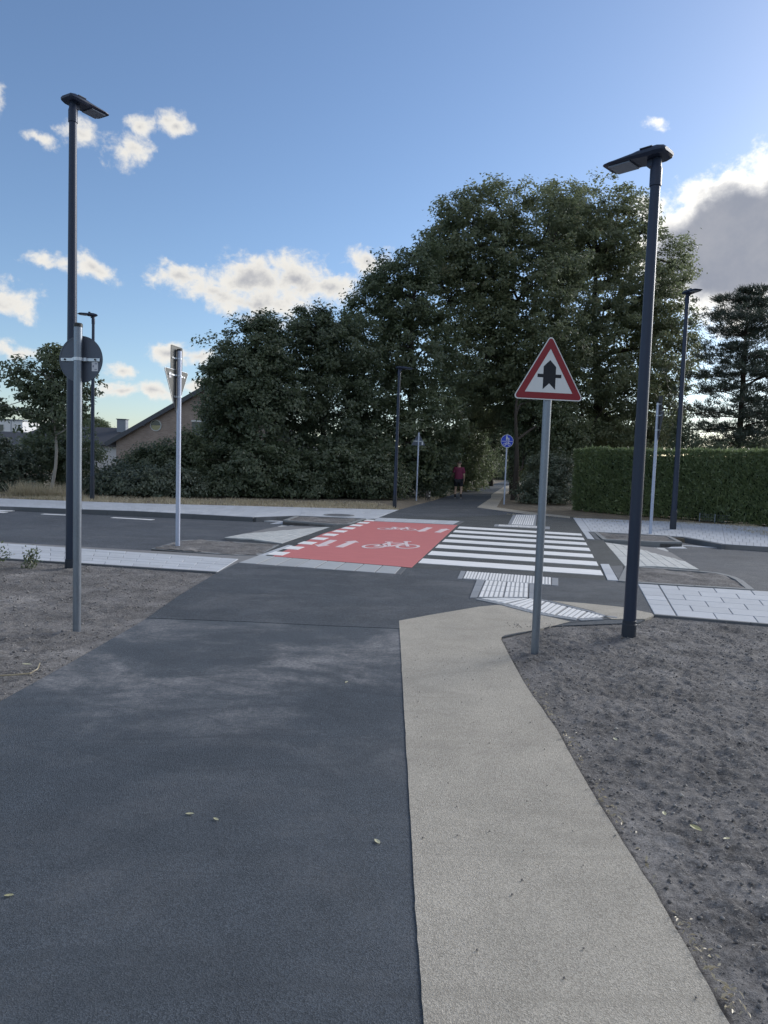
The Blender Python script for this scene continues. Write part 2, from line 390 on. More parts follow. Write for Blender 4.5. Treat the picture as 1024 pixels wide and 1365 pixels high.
def grid_terrain(name, x0, x1, nx, y0, y1, ny, hfun, mat, geo=1.0):
    u = np.linspace(0, 1, ny); ys = y0 + (y1 - y0) * u ** geo; xs = np.linspace(x0, x1, nx)
    X, Y = np.meshgrid(xs, ys); Z = hfun(X, Y)
    v = np.stack([X.ravel(), Y.ravel(), Z.ravel()], 1)
    i = (np.arange(ny - 1)[:, None] * nx + np.arange(nx - 1)[None, :]).ravel()
    q = np.stack([i, i + 1, i + nx + 1, i + nx], 1)
    return link(name, np_mesh(name, v, q, smooth=True), mat)

# outline of the road band (lies under pavements and crossing)
fl = [G(0, 675), G(110, 679), G(180, 681.3), G(339, 690)]
mb = MB()
roadpoly = [(-90, 16.5), (-30, 16.0), G(43, 727), (-3.0, 11.6), (3.7, 10.3), G(1005, 787), (8.0, 9.2), (70, -13), (78, 2), (14, 17), G(967, 727), (7, 19.5), (0, 21.2), G(339, 691), G(0, 676), (-30, 30), (-90, 49)]
mb.prism(roadpoly, -.40, ROADZ)
road = structure(mb.build('road', MT['road']))

# far side: pale pavement left, pavement right, path into the trees, verge
far_edge = [G(531.6, 679.6), G(400, 676.4), G(180, 671), G(0, 664.5)]
def verge_h(X, Y):
    h = -.012 + .10 * (fbm(X, Y, .35, 4, 5) - .45) * np.clip((Y - 27) / 20, 0, 1)
    return h
mb = MB(); mb.prism([(-120, 58), (-30, 29), (-12.6, 22.6), (-2.4, 20.6), (0, 21.0), (2.6, 19.8), (7, 18.3), (12, 16.6), (40, 8), (120, -20), (400, 300), (-400, 300)], -.5, -.012)
verge = structure(mb.build('verge', MT['verge']))

# near cycle path with its darker apron in front of the crossing
soilL = [(-2.48, -4), (-2.48, 4.56), G(100, 880), G(195, 825), G(240, 794), G(290, 763.5)]
path_near = soilL + [G(318, 750), G(420, 750), G(548, 757), G(616, 761), G(823, 774.8), G(850, 779), G(872, 821), G(850, 830), (1.25, 7.2), (.9, 6), (.9, -4)]
mb = MB(); mb.prism(path_near, -.3, 0.0)
structure(mb.build('cycle_path', MT['path']))
apron = [G(196.5, 824), G(240, 793.5), G(290, 763.5), G(318, 750), G(420, 750), G(548, 757.3), G(616, 761), G(823, 774.8), G(850, 779), G(872, 821), G(760, 830), G(668, 850), G(600, 846), G(531, 838), G(430, 834), G(330, 829)]
mb = MB(); mb.prism(apron, -.01, .004)
structure(mb.build('cycle_path_apron', MT['apron']))

# beige footway beside the cycle path
random.seed(3)
_le = [(.172, -3), G(565, 1365), G(553, 1200), G(541, 985), G(536.5, 910), G(533.5, 850)]
left_edge = []
for a_, b_ in zip(_le[:-1], _le[1:]):
    for t in np.linspace(0, 1, 14)[:-1]: left_edge.append((a_[0] + (b_[0] - a_[0]) * t + random.uniform(-.002, .002), a_[1] + (b_[1] - a_[1]) * t))
beige = left_edge + [G(532, 828), G(575, 820), G(640, 809), G(668, 806.5), G(712, 818), G(760, 829)]
redge_ = [G(745, 833), G(715, 840), G(690, 844), G(672, 847.5), G(667, 851), G(697.7, 909.3), G(741, 972), G(786, 1052), G(828.5, 1121), G(871, 1187), G(922, 1275), G(971, 1365), (1.085, -3)]
pts = []
for a_, b_ in zip(redge_[:-1], redge_[1:]):
    for t in np.linspace(0, 1, 6)[:-1]: pts.append((a_[0] + (b_[0] - a_[0]) * t + random.uniform(-.003, .003), a_[1] + (b_[1] - a_[1]) * t))
mb = MB(); mb.prism(beige + pts + [redge_[-1]], -.2, .0058)
structure(mb.build('footway', MT['beige']))
mb = MB(); mb.prism([G(734.8, 801.4), G(780, 805), G(829.7, 810), G(869, 818.5), G(872, 821), G(860, 826), G(815, 826), G(790, 815)], -.2, .0085)
structure(mb.build('footway_wedge', MT['beige']))

# raised crossing table
table = [G(343, 741), G(420, 748), G(548.7, 757), G(616, 762), G(823, 774.8), G(836, 775), G(833, 755), G(804.6, 720.7), G(792, 708), G(764, 690), G(716, 684), G(600, 690), G(503, 690), G(470, 692), G(448, 700), G(376.5, 724.5)]
mb = MB(); mb.prism(table, -.3, .002)
crossing = structure(mb.build('raised_crossing', MT['table']))

# path beyond the crossing, running off under the trees
lefte = [G(497, 692), G(531.6, 679.6), G(559.5, 672), G(579, 667), G(595, 662), G(622.5, 653.7), G(640, 650), G(672.5, 641.5), G(690, 637.5)]
righte = [G(712, 637.5), G(688, 645), G(662, 664), G(661.6, 676.4), G(716, 685.5), G(764, 690.5), G(776, 709), G(716, 703), G(616, 697)]
mb = MB(); mb.prism(lefte + righte, -.3, .0)
structure(mb.build('cycle_path_far', MT['apron']))
mb = MB(); mb.prism([G(636, 676.4), G(654.6, 663.8), G(655, 659.5), G(672, 649), G(684, 645.6), G(700, 640), G(712, 640), G(694, 645.6), G(684, 650), G(671, 662), G(662, 676.4), G(700.6, 682), G(760, 688.5), G(760, 690.8), G(716, 686.4), G(700.6, 685.2)], -.2, .006)
structure(mb.build('footway_far', MT['beige']))

# --------------------------------------------------------------- paved fields: base + individually laid slabs
def bil(q, u, v):
    (ax, ay), (bx, by), (cx, cy), (dx, dy) = q
    return ((ax * (1 - u) + bx * u) * (1 - v) + (dx * (1 - u) + cx * u) * v, (ay * (1 - u) + by * u) * (1 - v) + (dy * (1 - u) + cy * u) * v)
def quad_slab(q, h0, h1, ztop):
    """one slab: 8 verts with a tiny chamfer, tops following ztop(x,y)"""
    cx = sum(p[0] for p in q) / 4; cy = sum(p[1] for p in q) / 4
    vs = [(x, y, h0 + ztop(x, y)) for x, y in q] + [(x, y, h1 - .004 + ztop(x, y)) for x, y in q]
    ins = []
    for x, y in q:
        L = math.hypot(x - cx, y - cy); k = (L - .007) / L; ins.append((cx + (x - cx) * k, cy + (y - cy) * k, h1 + ztop(x, y)))
    vs += ins
    fs = [(8, 9, 10, 11)]
    for i in range(4):
        j = (i + 1) % 4; fs += [(i, j, 4 + j, 4 + i), (4 + i, 4 + j, 8 + j, 8 + i)]
    return vs, fs
def ccw(q):
    a = sum(q[i][0] * q[(i + 1) % 4][1] - q[(i + 1) % 4][0] * q[i][1] for i in range(4))
    return q if a > 0 else q[::-1]
def slab_field(parent, quad, cols, rows, name, mat, gap=.006, bond=.5, h0=-.03, h1=.012, ztop=None, joined=False, skip=None, var=.0015):
    ztop = ztop or (lambda x, y: 0.0)
    L = math.hypot(quad[1][0] - quad[0][0], quad[1][1] - quad[0][1]); W = math.hypot(quad[3][0] - quad[0][0], quad[3][1] - quad[0][1])
    gu, gv = gap / L / 2, gap / W / 2
    allv = MB(); n = 0
    for r_ in range(rows):
        off = (r_ % 2) * bond / cols
        edges = sorted(set([0.0] + [min(1, max(0, k / cols + off)) for k in range(cols + 1)] + [1.0]))
        for a, b in zip(edges[:-1], edges[1:]):
            if b - a < .12 / cols: continue
            v0, v1 = r_ / rows, (r_ + 1) / rows
            q = ccw([bil(quad, a + gu, v0 + gv), bil(quad, b - gu, v0 + gv), bil(quad, b - gu, v1 - gv), bil(quad, a + gu, v1 - gv)])
            if skip and skip(sum(p[0] for p in q) / 4, sum(p[1] for p in q) / 4): continue
            dz = random.uniform(-var, var)
            vs, fs = quad_slab(q, h0, h1 + dz, ztop)
            if joined: allv.add(vs, fs)
            else:
                me = bpy.data.meshes.new(name); c = Vector((q[0][0], q[0][1], 0)); me.from_pydata([Vector(v) - c for v in vs], [], fs)
                link(name, me, mat, parent, c)
            n += 1
    if joined: stuff(allv.build(name + '_field', mat, parent))
    return n
def kerb(parent, line, width, zt, zb, piece=1.0, mat=None, name='kerb_stone', side=1):
    """kerb stones laid one by one along a polyline"""
    for (x0, y0), (x1, y1) in zip(line[:-1], line[1:]):
        L = math.hypot(x1 - x0, y1 - y0); k = max(1, round(L / piece)); dx, dy = (x1 - x0) / L, (y1 - y0) / L; nx, ny = -dy * width * side, dx * width * side
        for i in range(k):
            a, b = i * L / k + .003, (i + 1) * L / k - .003
            q = ccw([(x0 + dx * a, y0 + dy * a), (x0 + dx * b, y0 + dy * b), (x0 + dx * b + nx, y0 + dy * b + ny), (x0 + dx * a + nx, y0 + dy * a + ny)])
            vs, fs = quad_slab(q, zb - zt, 0, lambda x, y: zt + random.uniform(-.001, .001))
            me = bpy.data.meshes.new(name); c = Vector((q[0][0], q[0][1], 0)); me.from_pydata([Vector(v) - c for v in vs], [], fs); link(name, me, mat or MT['kerb'], parent, c)

# right near pavement
A, B = G(872, 819.8), G(1024, 832.6); D, C = G(850, 779), G(1024, 789.5)
def ext(p, q, t): return (p[0] + (q[0] - p[0]) * t, p[1] + (q[1] - p[1]) * t)
B2, C2 = ext(A, B, 3.4), ext(D, C, 2.7)
mb = MB(); mb.prism([A, B2, C2, D], -.35, .002); pr = structure(mb.build('pavement', MT['joint']))
qa = [ext(A, B2, .062), B2, C2, ext(D, C2, .062)]
qb = [A, ext(A, B2, .060), ext(D, C2, .060), D]
slab_field(pr, qb, 1, 7, 'paving_slab', MT['slab'], bond=0, gap=.008)
Lr = math.hypot(qa[1][0] - qa[0][0], qa[1][1] - qa[0][1])
print('right pavement', Lr, math.hypot(qa[3][0]-qa[0][0], qa[3][1]-qa[0][1]))
slab_field(pr, qa, max(3, round(Lr / .42)), 6, 'paving_slab', MT['slab'], gap=.008)
kerb(pr, [ext(A, B2, -.002), B2], .05, .014, -.1, 1.0, MT['slabd'], side=-1)

# left near pavement
A, B = G(0, 744.5), G(287.5, 763.3); D, C = G(0, 722.5), G(317.6, 741)
B = G(290, 763); D2, A2 = ext(C, D, 1.9), ext(B, A, 1.9)
mb = MB(); mb.prism([A2, B, G(318, 750.8), G(346, 740.8), C, D2], -.35, .002); pl = structure(mb.build('pavement', MT['joint']))
q = [A2, B, C, D2]
LL = math.hypot(B[0] - A2[0], B[1] - A2[1]); print('left pavement', LL, math.hypot(C[0]-B[0], C[1]-B[1]))
slab_field(pl, [A2, B, G(318, 746), D2], round(LL / .45), 6, 'paving_slab', MT['slab'], gap=.006)
kerb(pl, [A2, B], .05, .013, -.1, 1.0, MT['slabd'], side=-1)
# row of big grey edging slabs at the foot of the red field
e_near = [G(317.6, 750.8), G(340, 752.4), G(520, 765.6), G(533.8, 766.4)]; e_far = [G(345.5, 741), G(363, 742.2), G(535, 755.9), G(541.7, 757.6)]
edge = structure(MB().prism([G(317.6, 750.9), G(533.8, 766.5), G(541.8, 757.5), G(345.5, 740.8)], -.2, .0055).build('edging_row', MT['joint']))
slab_field(edge, [G(317.6, 750.9), G(527, 765.9), G(535.5, 756.7), G(345.5, 740.8)], 8, 1, 'edging_slab', MT['slab2'], gap=.022, bond=0, h1=.012)
slab_field(edge, [G(527, 765.9), G(533.8, 766.5), G(541.8, 757.5), G(535.5, 756.7)], 1, 1, 'edging_slab', MT['slabd'], gap=.008, bond=0, h1=.011)
edge2 = structure(MB().prism([G(497, 695), G(610, 700), G(619, 695.4), G(503, 690.6)], -.2, .0055).build('edging_row', MT['joint']))
slab_field(edge2, [G(497, 694.8), G(604, 699.5), G(613, 695), G(504, 690.4)], 8, 1, 'edging_slab', MT['slab'], gap=.012, bond=0, h1=.011)
slab_field(edge2, [G(604, 699.5), G(610, 700), G(619, 695.4), G(613, 695)], 1, 1, 'edging_slab', MT['slabd'], gap=.008, bond=0, h1=.011)

# far pavements
a0, a1 = G(400, 676.4), G(531.6, 679.6); b1 = G(501, 691.4); b0 = G(339, 690)
poly = [G(0, 675), G(110, 679), G(180, 681.3), G(339, 689.6), G(395, 687.4), G(488, 692), G(501, 691.5), G(531.6, 679.6), G(400, 676.4), G(180, 671), G(0, 664.5), ext(G(180, 671), G(0, 664.5), 5), ext(G(110, 679), G(0, 675), 8)]
pf = structure(MB().prism(poly, -.35, .004).build('pavement', MT['slab']))
slab_field(pf, [G(180, 681.3), G(339, 689.4), G(400, 676.6), G(180, 671.2)], 18, 5, 'paving_slab', MT['slab'], gap=.007)
slab_field(pf, [G(-60, 673), G(180, 681.3), G(180, 671.2), G(-60, 662.6)], 24, 4, 'paving_slab', MT['slab'], gap=.007)
slab_field(pf, [G(400, 687.8), G(499, 691.3), G(529, 680), G(403, 676.8)], 11, 5, 'paving_slab', MT['slab'], gap=.007)
poly = [G(764, 690.6), G(906, 696), G(1024, 703), ext(G(906, 696), G(1024, 703), 5), ext(G(967, 726), G(1024, 729.6), 6), G(1024, 729.4), G(967, 725.8), G(912, 715.8), G(887, 714.4), G(792, 709.4), G(776, 708.8)]
pg = structure(MB().prism(poly, -.35, .004).build('pavement', MT['joint']))
slab_field(pg, [G(776, 708.8), G(788, 709.2), G(775, 691.2), G(764, 690.6)], 1, 8, 'paving_slab', MT['slab'], gap=.010, bond=0)
slab_field(pg, [G(788, 709.2), G(912, 715.8), G(906, 696), G(775, 691.2)], 13, 8, 'paving_slab', MT['slab'], gap=.007)
slab_field(pg, [G(912, 715.8), G(967, 725.8), G(962, 699.3), G(906, 696)], 6, 8, 'paving_slab', MT['slab'], gap=.007)
slab_field(pg, [G(967, 725.8), ext(G(967, 725.8), G(1024, 729.4), 2), ext(G(962, 699.3), G(1024, 703), 2), G(962, 699.3)], 12, 8, 'paving_slab', MT['slab'], gap=.007)

# --------------------------------------------------------------- ramps up to the table
def ramp(top2, bot2, cols, rows):
    """top2: two ground points at table height, bot2 two at road height"""
    (t0, t1), (b0, b1) = top2, bot2
    mid0 = Vector(((t0[0] + t1[0]) / 2, (t0[1] + t1[1]) / 2)); mid1 = Vector(((b0[0] + b1[0]) / 2, (b0[1] + b1[1]) / 2)); ax = mid1 - mid0; L2 = ax.length_squared
    def zt(x, y): return ROADZ * min(1.05, max(0, (Vector((x, y)) - mid0).dot(ax) / L2)) - .001
    m = MB(); q = [t0, t1, b1, b0]
    m.prism(q, -.3, 0, None) if False else m.prism(ccw(q), -.3, 0, [zt(*p) - .004 for p in ccw(q)])
    o = structure(m.build('ramp', MT['joint']))
    slab_field(o, [t0, t1, b1, b0], cols, rows, 'paver', MT['ramp'], gap=.006, h0=-.02, h1=.006, ztop=zt)
    return o
ramp((G(833, 755), G(804.6, 720.7)), (G(932, 762, ROADZ), G(886, 730.5, ROADZ)), 17, 7)
ramp((G(376.5, 724.4), G(448, 700)), (G(299, 719.6, ROADZ), G(380, 699.2, ROADZ)), 22, 8)

# --------------------------------------------------------------- kerbed build-outs with soil
def island(outline, kl, soil_top=.0, kw=.11, zt=.02, seed=0, kmat=None, closed=True):
    """outline: kerb outer line; a ring of kerb stones round a soil bed"""
    o = structure(MB().prism(outline, -.35, soil_top - .02).build('planting_bed', MT['soil']))
    xs = [p[0] for p in outline]; ys = [p[1] for p in outline]
    nx, ny = int((max(xs) - min(xs)) / .05) + 2, int((max(ys) - min(ys)) / .05) + 2
    X, Y = np.meshgrid(np.linspace(min(xs), max(xs), nx), np.linspace(min(ys), max(ys), ny))
    ins = in_poly(X, Y, outline); d = dist_poly(X, Y, outline)
    Z = soil_top - .03 + np.clip(d / .5, 0, 1) * .05 * fbm(X, Y, 1.2, 3, seed) + .05 * (fbm(X, Y, 7, 3, seed + 3))
    vid = np.arange(nx * ny).reshape(ny, nx)
    ok = ins[:-1, :-1] & ins[1:, :-1] & ins[:-1, 1:] & ins[1:, 1:]
    qd = np.stack([vid[:-1, :-1][ok], vid[:-1, 1:][ok], vid[1:, 1:][ok], vid[1:, :-1][ok]], 1)
    link('soil', np_mesh('soil', np.stack([X.ravel(), Y.ravel(), Z.ravel()], 1), qd, smooth=True), MT['soil'], o)
    a = sum(outline[i][0] * outline[(i + 1) % len(outline)][1] - outline[(i + 1) % len(outline)][0] * outline[i][1] for i in range(len(outline)))
    kerb(o, list(kl), kw, zt, -.3, .9, kmat or MT['kerb'], side=1 if a > 0 else -1)
    return o
def rounded(pts, n=5):
    """Catmull-Rom through the points"""
    out = []
    for i in range(len(pts) - 1):
        p0 = Vector(pts[max(0, i - 1)]); p1 = Vector(pts[i]); p2 = Vector(pts[i + 1]); p3 = Vector(pts[min(len(pts) - 1, i + 2)])
        for k in range(n):
            t = k / n; out.append(tuple(.5 * ((2 * p1) + (p2 - p0) * t + (2 * p0 - 5 * p1 + 4 * p2 - p3) * t * t + (3 * p1 - p0 - 3 * p2 + p3) * t ** 3)))
    out.append(tuple(pts[-1])); return out
def ccwpoly(p):
    a = sum(p[i][0] * p[(i + 1) % len(p)][1] - p[(i + 1) % len(p)][0] * p[i][1] for i in range(len(p)))
    return p if a > 0 else p[::-1]
# left near: rounded nose towards the road
io = ccwpoly([G(201.5, 731.8)] + [G(222, 726), G(242, 720.8), G(254, 719.8), G(270, 720), G(363, 725.6), G(373, 726.5), G(345, 740.6), G(317.6, 740.6)])
island(io, io[2:] + io[:1] if False else io + io[:1], seed=11, zt=.006, kw=.08, soil_top=.012)
io = ccwpoly([G(824, 776), G(834, 755.5), G(932, 762.4), G(958, 765), G(979, 770), G(990, 775), G(1006, 788), G(850, 778.4)])
island(io, io + io[:1], seed=12, zt=.022, kw=.10, soil_top=.01)
io = ccwpoly([G(377, 695.2, -.02), G(395, 688, .0), G(488, 691.9), G(466, 699.4), G(449, 699.8)])
island(io, io + io[:1], seed=13, zt=.02, kw=.10)
io = ccwpoly([G(791, 709.6), G(887, 714.6), G(892, 714.8), G(909.5, 723.5), G(880, 723.4), G(803.5, 720)])
island(io, io + io[:1], seed=14, zt=.02, kw=.11)
# dark dropped kerbs that show a face to the camera on the far side
kerb(pg, [G(892, 714.9), G(912, 716.2)], .10, .01, -.3, .6, MT['slabd'], side=-1)
kerb(pg, [G(912, 716.2), G(967, 726.2)], .10, .008, -.3, .8, MT['slabd'], side=-1)
kerb(pf, [G(0, 675.2), G(110, 679.2), G(180, 681.5), G(339, 689.8)], .10, .008, -.3, 1.0, MT['slabd'], side=-1)
kerb(pf, [G(339, 689.8), G(394, 687.8)], .10, .010, -.3, .8, MT['slabd'], side=-1)
# pale gutter strips along the far kerbs (flat, on the road)
def strip(name, line, width, z, mat, parent, side=-1, piece=.8):
    for (x0, y0), (x1, y1) in zip(line[:-1], line[1:]):
        L = math.hypot(x1 - x0, y1 - y0); dx, dy = (x1 - x0) / L, (y1 - y0) / L; nx, ny = -dy * width * side, dx * width * side
        k = max(1, int(L / piece))
        for i in range(k):
            a, b = i * L / k + .003, (i + 1) * L / k - .003
            MB().prism([(x0 + dx * a, y0 + dy * a), (x0 + dx * b, y0 + dy * b), (x0 + dx * b + nx, y0 + dy * b + ny), (x0 + dx * a + nx, y0 + dy * a + ny)], z - .03, z).build(name, mat, parent)
strip('gutter_stone', [G(-30, 677, ROADZ), G(110, 682.2, ROADZ), G(180, 685.3, ROADZ), G(378, 694.8, ROADZ)], .22, ROADZ + .006, MT['slab'], road)
strip('gutter_stone', [G(908, 726.5, ROADZ), G(967, 730.2, ROADZ), G(1060, 735, ROADZ)], .22, ROADZ + .006, MT['slab'], road)
MB().prism([G(903, 724.5, ROADZ), G(916, 731.6, ROADZ), G(890, 731, ROADZ), G(897, 728.5, ROADZ)], ROADZ - .03, ROADZ + .008).build('gutter_stone', MT['slab'], road)
MB().prism([G(360, 698.6, ROADZ), G(376, 694.8, ROADZ), G(381, 696.2, ROADZ), G(378, 699, ROADZ)], ROADZ - .03, ROADZ + .008).build('gutter_stone', MT['slab'], road)
MB().prism([G(-40, 679, ROADZ), G(38, 678.6, ROADZ), G(14, 681.6, ROADZ), G(-40, 683, ROADZ)], ROADZ - .03, ROADZ + .010).build('marking', MT['white'], road)
# light end slabs of the table at both sides
for q, nm in (([G(800, 752.5), G(812, 752.8), G(825, 775), G(809.5, 774)], 'end_slab'), ([G(776, 708.6), G(784.5, 709.4), G(793, 719.5), G(783, 718.6)], 'end_slab')):
    slab_field(crossing, [q[3], q[2], q[1], q[0]], 1, 3, nm, MT['slab'], gap=.01, bond=0, h0=-.05, h1=.014)
slab_field(crossing, [G(343.5, 741), G(352, 741.5), G(391, 727.2), G(384, 726.6)], 1, 3, 'end_slab', MT['slab'], gap=.008, bond=0, h0=-.05, h1=.006)
slab_field(crossing, [G(813, 755), G(825, 774), G(834, 773), G(830, 754.6)], 2, 1, 'end_slab', MT['slabd'], gap=.01, bond=0, h0=-.05, h1=.010)
slab_field(crossing, [G(785.5, 709.8), G(794, 719.2), G(801, 720.2), G(792, 710)], 2, 1, 'end_slab', MT['slabd'], gap=.01, bond=0, h0=-.05, h1=.010)

# --------------------------------------------------------------- red cycle field and white markings
red = MB().prism([G(363, 742), G(375, 742.7), G(520, 754.4), G(548.7, 757), G(580, 728), G(610, 700.2), G(500, 695.2), G(489, 694), G(430, 712)], -.01, .0065).build('cycle_field', MT['red'], crossing)
Zm = .0105
# zebra stripes, seven, interpolated between the traced end lines on the ground
zl = (G(557.5, 751), G(612.5, 702.2)); zr = (G(804.5, 767.6), G(774.8, 711.8))
for k in range(7):
    a, b = k * 2 / 13, (k * 2 + 1) / 13
    q = [ext(*zl, a), ext(*zr, a), ext(*zr, b), ext(*zl, b)]
    m = MB(); N_ = 24
    lo = [ext(q[0], q[1], t) for t in np.linspace(0, 1, N_)]; hi = [ext(q[3], q[2], t) for t in np.linspace(1, 0, N_)]
    jit = lambda L: [(x + random.uniform(-.004, .004), y + random.uniform(-.006, .006)) for x, y in L]
    m.prism(jit(lo) + jit(hi), 0, Zm).build('zebra_stripe', MT['white'], crossing)
# broad dashes along the left side of the red field
dl = (G(354.5, 740), G(489, 693)); dr = (G(375.5, 741.4), G(501.5, 693.8))
for k in range(10):
    a, b = k * 2 / 19 + .004, (k * 2 + 1.08) / 19
    MB().prism([ext(*dl, a), ext(*dr, a), ext(*dr, b), ext(*dl, b)], 0, Zm).build('dash_marking', MT['white'], crossing)
def arrow(tail, head, wd):
    t, h = Vector(tail), Vector(head); d = (h - t); L = d.length; d /= L; n_ = Vector((-d.y, d.x)); hl = min(.45 * L, wd * 2.0); s = h - d * hl
    pts = [t + n_ * wd / 2, s + n_ * wd / 2, s + n_ * wd * 1.0, h, s - n_ * wd * 1.0, s - n_ * wd / 2, t - n_ * wd / 2]
    MB().prism([tuple(p) for p in pts], 0, Zm).build('arrow_marking', MT['white2'], crossing)
arrow(G(445, 720.4), G(424, 729.2), .15); arrow(G(452, 730), G(474, 721.2), .15)
arrow(G(573, 703.6), G(558.5, 709.2), .15); arrow(G(583, 710.2), G(595.5, 705.2), .15)
def bike(o, ux, uy):
    """bicycle pictogram: o lower-left corner, ux along its length, uy upwards"""
    o, ux, uy = Vector(o), Vector(ux), Vector(uy); m = MB()
    T = lambda p: tuple(o + ux * p[0] + uy * p[1])
    def bar(p, q, wd=.06):
        p, q = Vector(p), Vector(q); d = (q - p).normalized(); n_ = Vector((-d.y, d.x)) * wd / 2
        m.prism([T(p + n_), T(q + n_), T(q - n_), T(p - n_)], 0, Zm + bar.k); bar.k += .0003
    bar.k = 0
    for cx in (.22, .80):
        ring = []
        for k in range(20):
            a0, a1 = 2 * math.pi * k / 20, 2 * math.pi * (k + 1) / 20
            ri, ro = .16, .215
            m.add([(*T((cx + ri * math.cos(a0), .28 + ri * 1.25 * math.sin(a0))), Zm), (*T((cx + ro * math.cos(a0), .28 + ro * 1.25 * math.sin(a0))), Zm), (*T((cx + ro * math.cos(a1), .28 + ro * 1.25 * math.sin(a1))), Zm), (*T((cx + ri * math.cos(a1), .28 + ri * 1.25 * math.sin(a1))), Zm)], [(0, 1, 2, 3)])
    bar((.22, .28), (.38, .72)); bar((.38, .72), (.70, .72)); bar((.48, .28), (.70, .72)); bar((.22, .28), (.48, .28)); bar((.48, .28), (.36, .86)); bar((.70, .72), (.80, .28)); bar((.70, .72), (.67, .95)); bar((.62, .95), (.76, .95)); bar((.29, .86), (.43, .86))
    m.build('bicycle_marking', MT['white2'], crossing)
b0 = Vector(G(477, 731.6)); b1 = Vector(G(556, 732.2)); bt = Vector(G(494, 721.6)); bike(b0, b1 - b0, bt - b0)
b0 = Vector(G(500, 706.2)); b1 = Vector(G(553, 708)); bt = Vector(G(509, 702.0)); bike(b0, b1 - b0, bt - b0)
# centre-line dashes on the road to the left
for q in ([(150, 690.0), (204, 693.0)], [(57, 685.3), (100, 687.2)], [(-40, 681.2), (8, 683.4)]):
    a, b = Vector(G(*q[0], ROADZ)), Vector(G(*q[1], ROADZ)); d = (b - a).normalized(); n_ = Vector((-d.y, d.x)) * .10
    MB().prism([tuple(a + n_), tuple(b + n_), tuple(b - n_), tuple(a - n_)], ROADZ - .02, ROADZ + .005).build('dash_marking', MT['white'], road)

# --------------------------------------------------------------- tactile paving
def tactile(parent, quad, cols, rows, ribs, along='v', rib_h=.006):
    for r_ in range(rows):
        for c_ in range(cols):
            g_ = .012
            u0, u1, v0, v1 = (c_ + g_) / cols, (c_ + 1 - g_) / cols, (r_ + g_) / rows, (r_ + 1 - g_) / rows
            q = [bil(quad, u0, v0), bil(quad, u1, v0), bil(quad, u1, v1), bil(quad, u0, v1)]
            MB().prism(q, -.02, .0125).build('tactile_tile', MT['tactb'], parent); m = MB()
            for k in range(ribs):
                if along == 'v': rq = [bil(q, (k + .18) / ribs, .03), bil(q, (k + .80) / ribs, .03), bil(q, (k + .80) / ribs, .97), bil(q, (k + .18) / ribs, .97)]
                else: rq = [bil(q, .03, (k + .18) / ribs), bil(q, .97, (k + .18) / ribs), bil(q, .97, (k + .80) / ribs), bil(q, .03, (k + .80) / ribs)]
                m.prism(rq, .010, .0125 + rib_h)
            stuff(m.build('tactile_ribs', MT['tact'], parent.children[-1] if False else parent))
def border(parent, quad, cols, rows):
    slab_field(parent, quad, cols, rows, 'border_stone', MT['tactg'], gap=.006, bond=0, h0=-.03, h1=.0135)
tp = structure(MB().prism([G(609.6, 772.2), G(614, 761.8), G(744.8, 771.6), G(744.8, 781.6), G(720, 780.5), G(720, 800), G(760, 807), G(818, 824), G(770, 829), G(712, 819), G(660, 808), G(626, 798.2), G(635, 774.4)], -.05, .0035).build('tactile_paving', MT['tactg']))
tactile(tp, [G(617, 772.6), G(735, 781.2), G(735, 770.8), G(622, 762.4)], 7, 1, 4)
border(tp, [G(609.4, 772.2), G(616.4, 772.6), G(621.5, 762.3), G(614.2, 761.7)], 1, 1)
border(tp, [G(735.6, 781.2), G(744.6, 781.8), G(744.6, 771.6), G(735.6, 770.9)], 1, 1)
tactile(tp, [G(637, 797.6), G(704.2, 797.8), G(704.8, 778.9), G(647, 774.8)], 2, 3, 5)
border(tp, [G(625.8, 798), G(636.4, 797.6), G(646.4, 774.7), G(635.4, 774)], 1, 3)
border(tp, [G(704.9, 798), G(719.6, 799.8), G(719.6, 780.2), G(705.4, 779.2)], 1, 3)
# swept piece running down to the right, ribs lie crosswise
nearL = [G(638, 798.8), G(674, 806.5), G(710, 816.2), G(740, 822), G(770, 826.4), G(800, 825)]
farL = [G(672, 798.6), G(706, 799), G(728, 803.0), G(757, 810.4), G(783, 817), G(806, 823.6)]
for i in range(5):
    q = [nearL[i], nearL[i + 1], farL[i + 1], farL[i]]
    q = [ext(q[0], q[1], .015), ext(q[1], q[0], .015), ext(q[2], q[3], .015), ext(q[3], q[2], .015)]
    tactile(tp, q, 1, 1, 4)
for a, b in zip(nearL[:-1], nearL[1:]):
    d = (Vector(b) - Vector(a)).normalized(); n_ = Vector((d.y, -d.x)) * .07
    MB().prism([a, b, tuple(Vector(b) + n_), tuple(Vector(a) + n_)], -.03, .0125).build('border_stone', MT['tactg'], tp)
fb = [G(705, 799), G(728, 802.4), G(757, 809.6), G(783, 816.2), G(806, 823), G(822, 825)]
for a, b in zip(fb[:-1], fb[1:]):
    d = (Vector(b) - Vector(a)).normalized(); n_ = Vector((-d.y, d.x)) * .06
    MB().prism([tuple(Vector(a) + n_ * .05), tuple(Vector(b) + n_ * .05), tuple(Vector(b) + n_), tuple(Vector(a) + n_)], -.03, .0125).build('border_stone', MT['tactg'], tp)
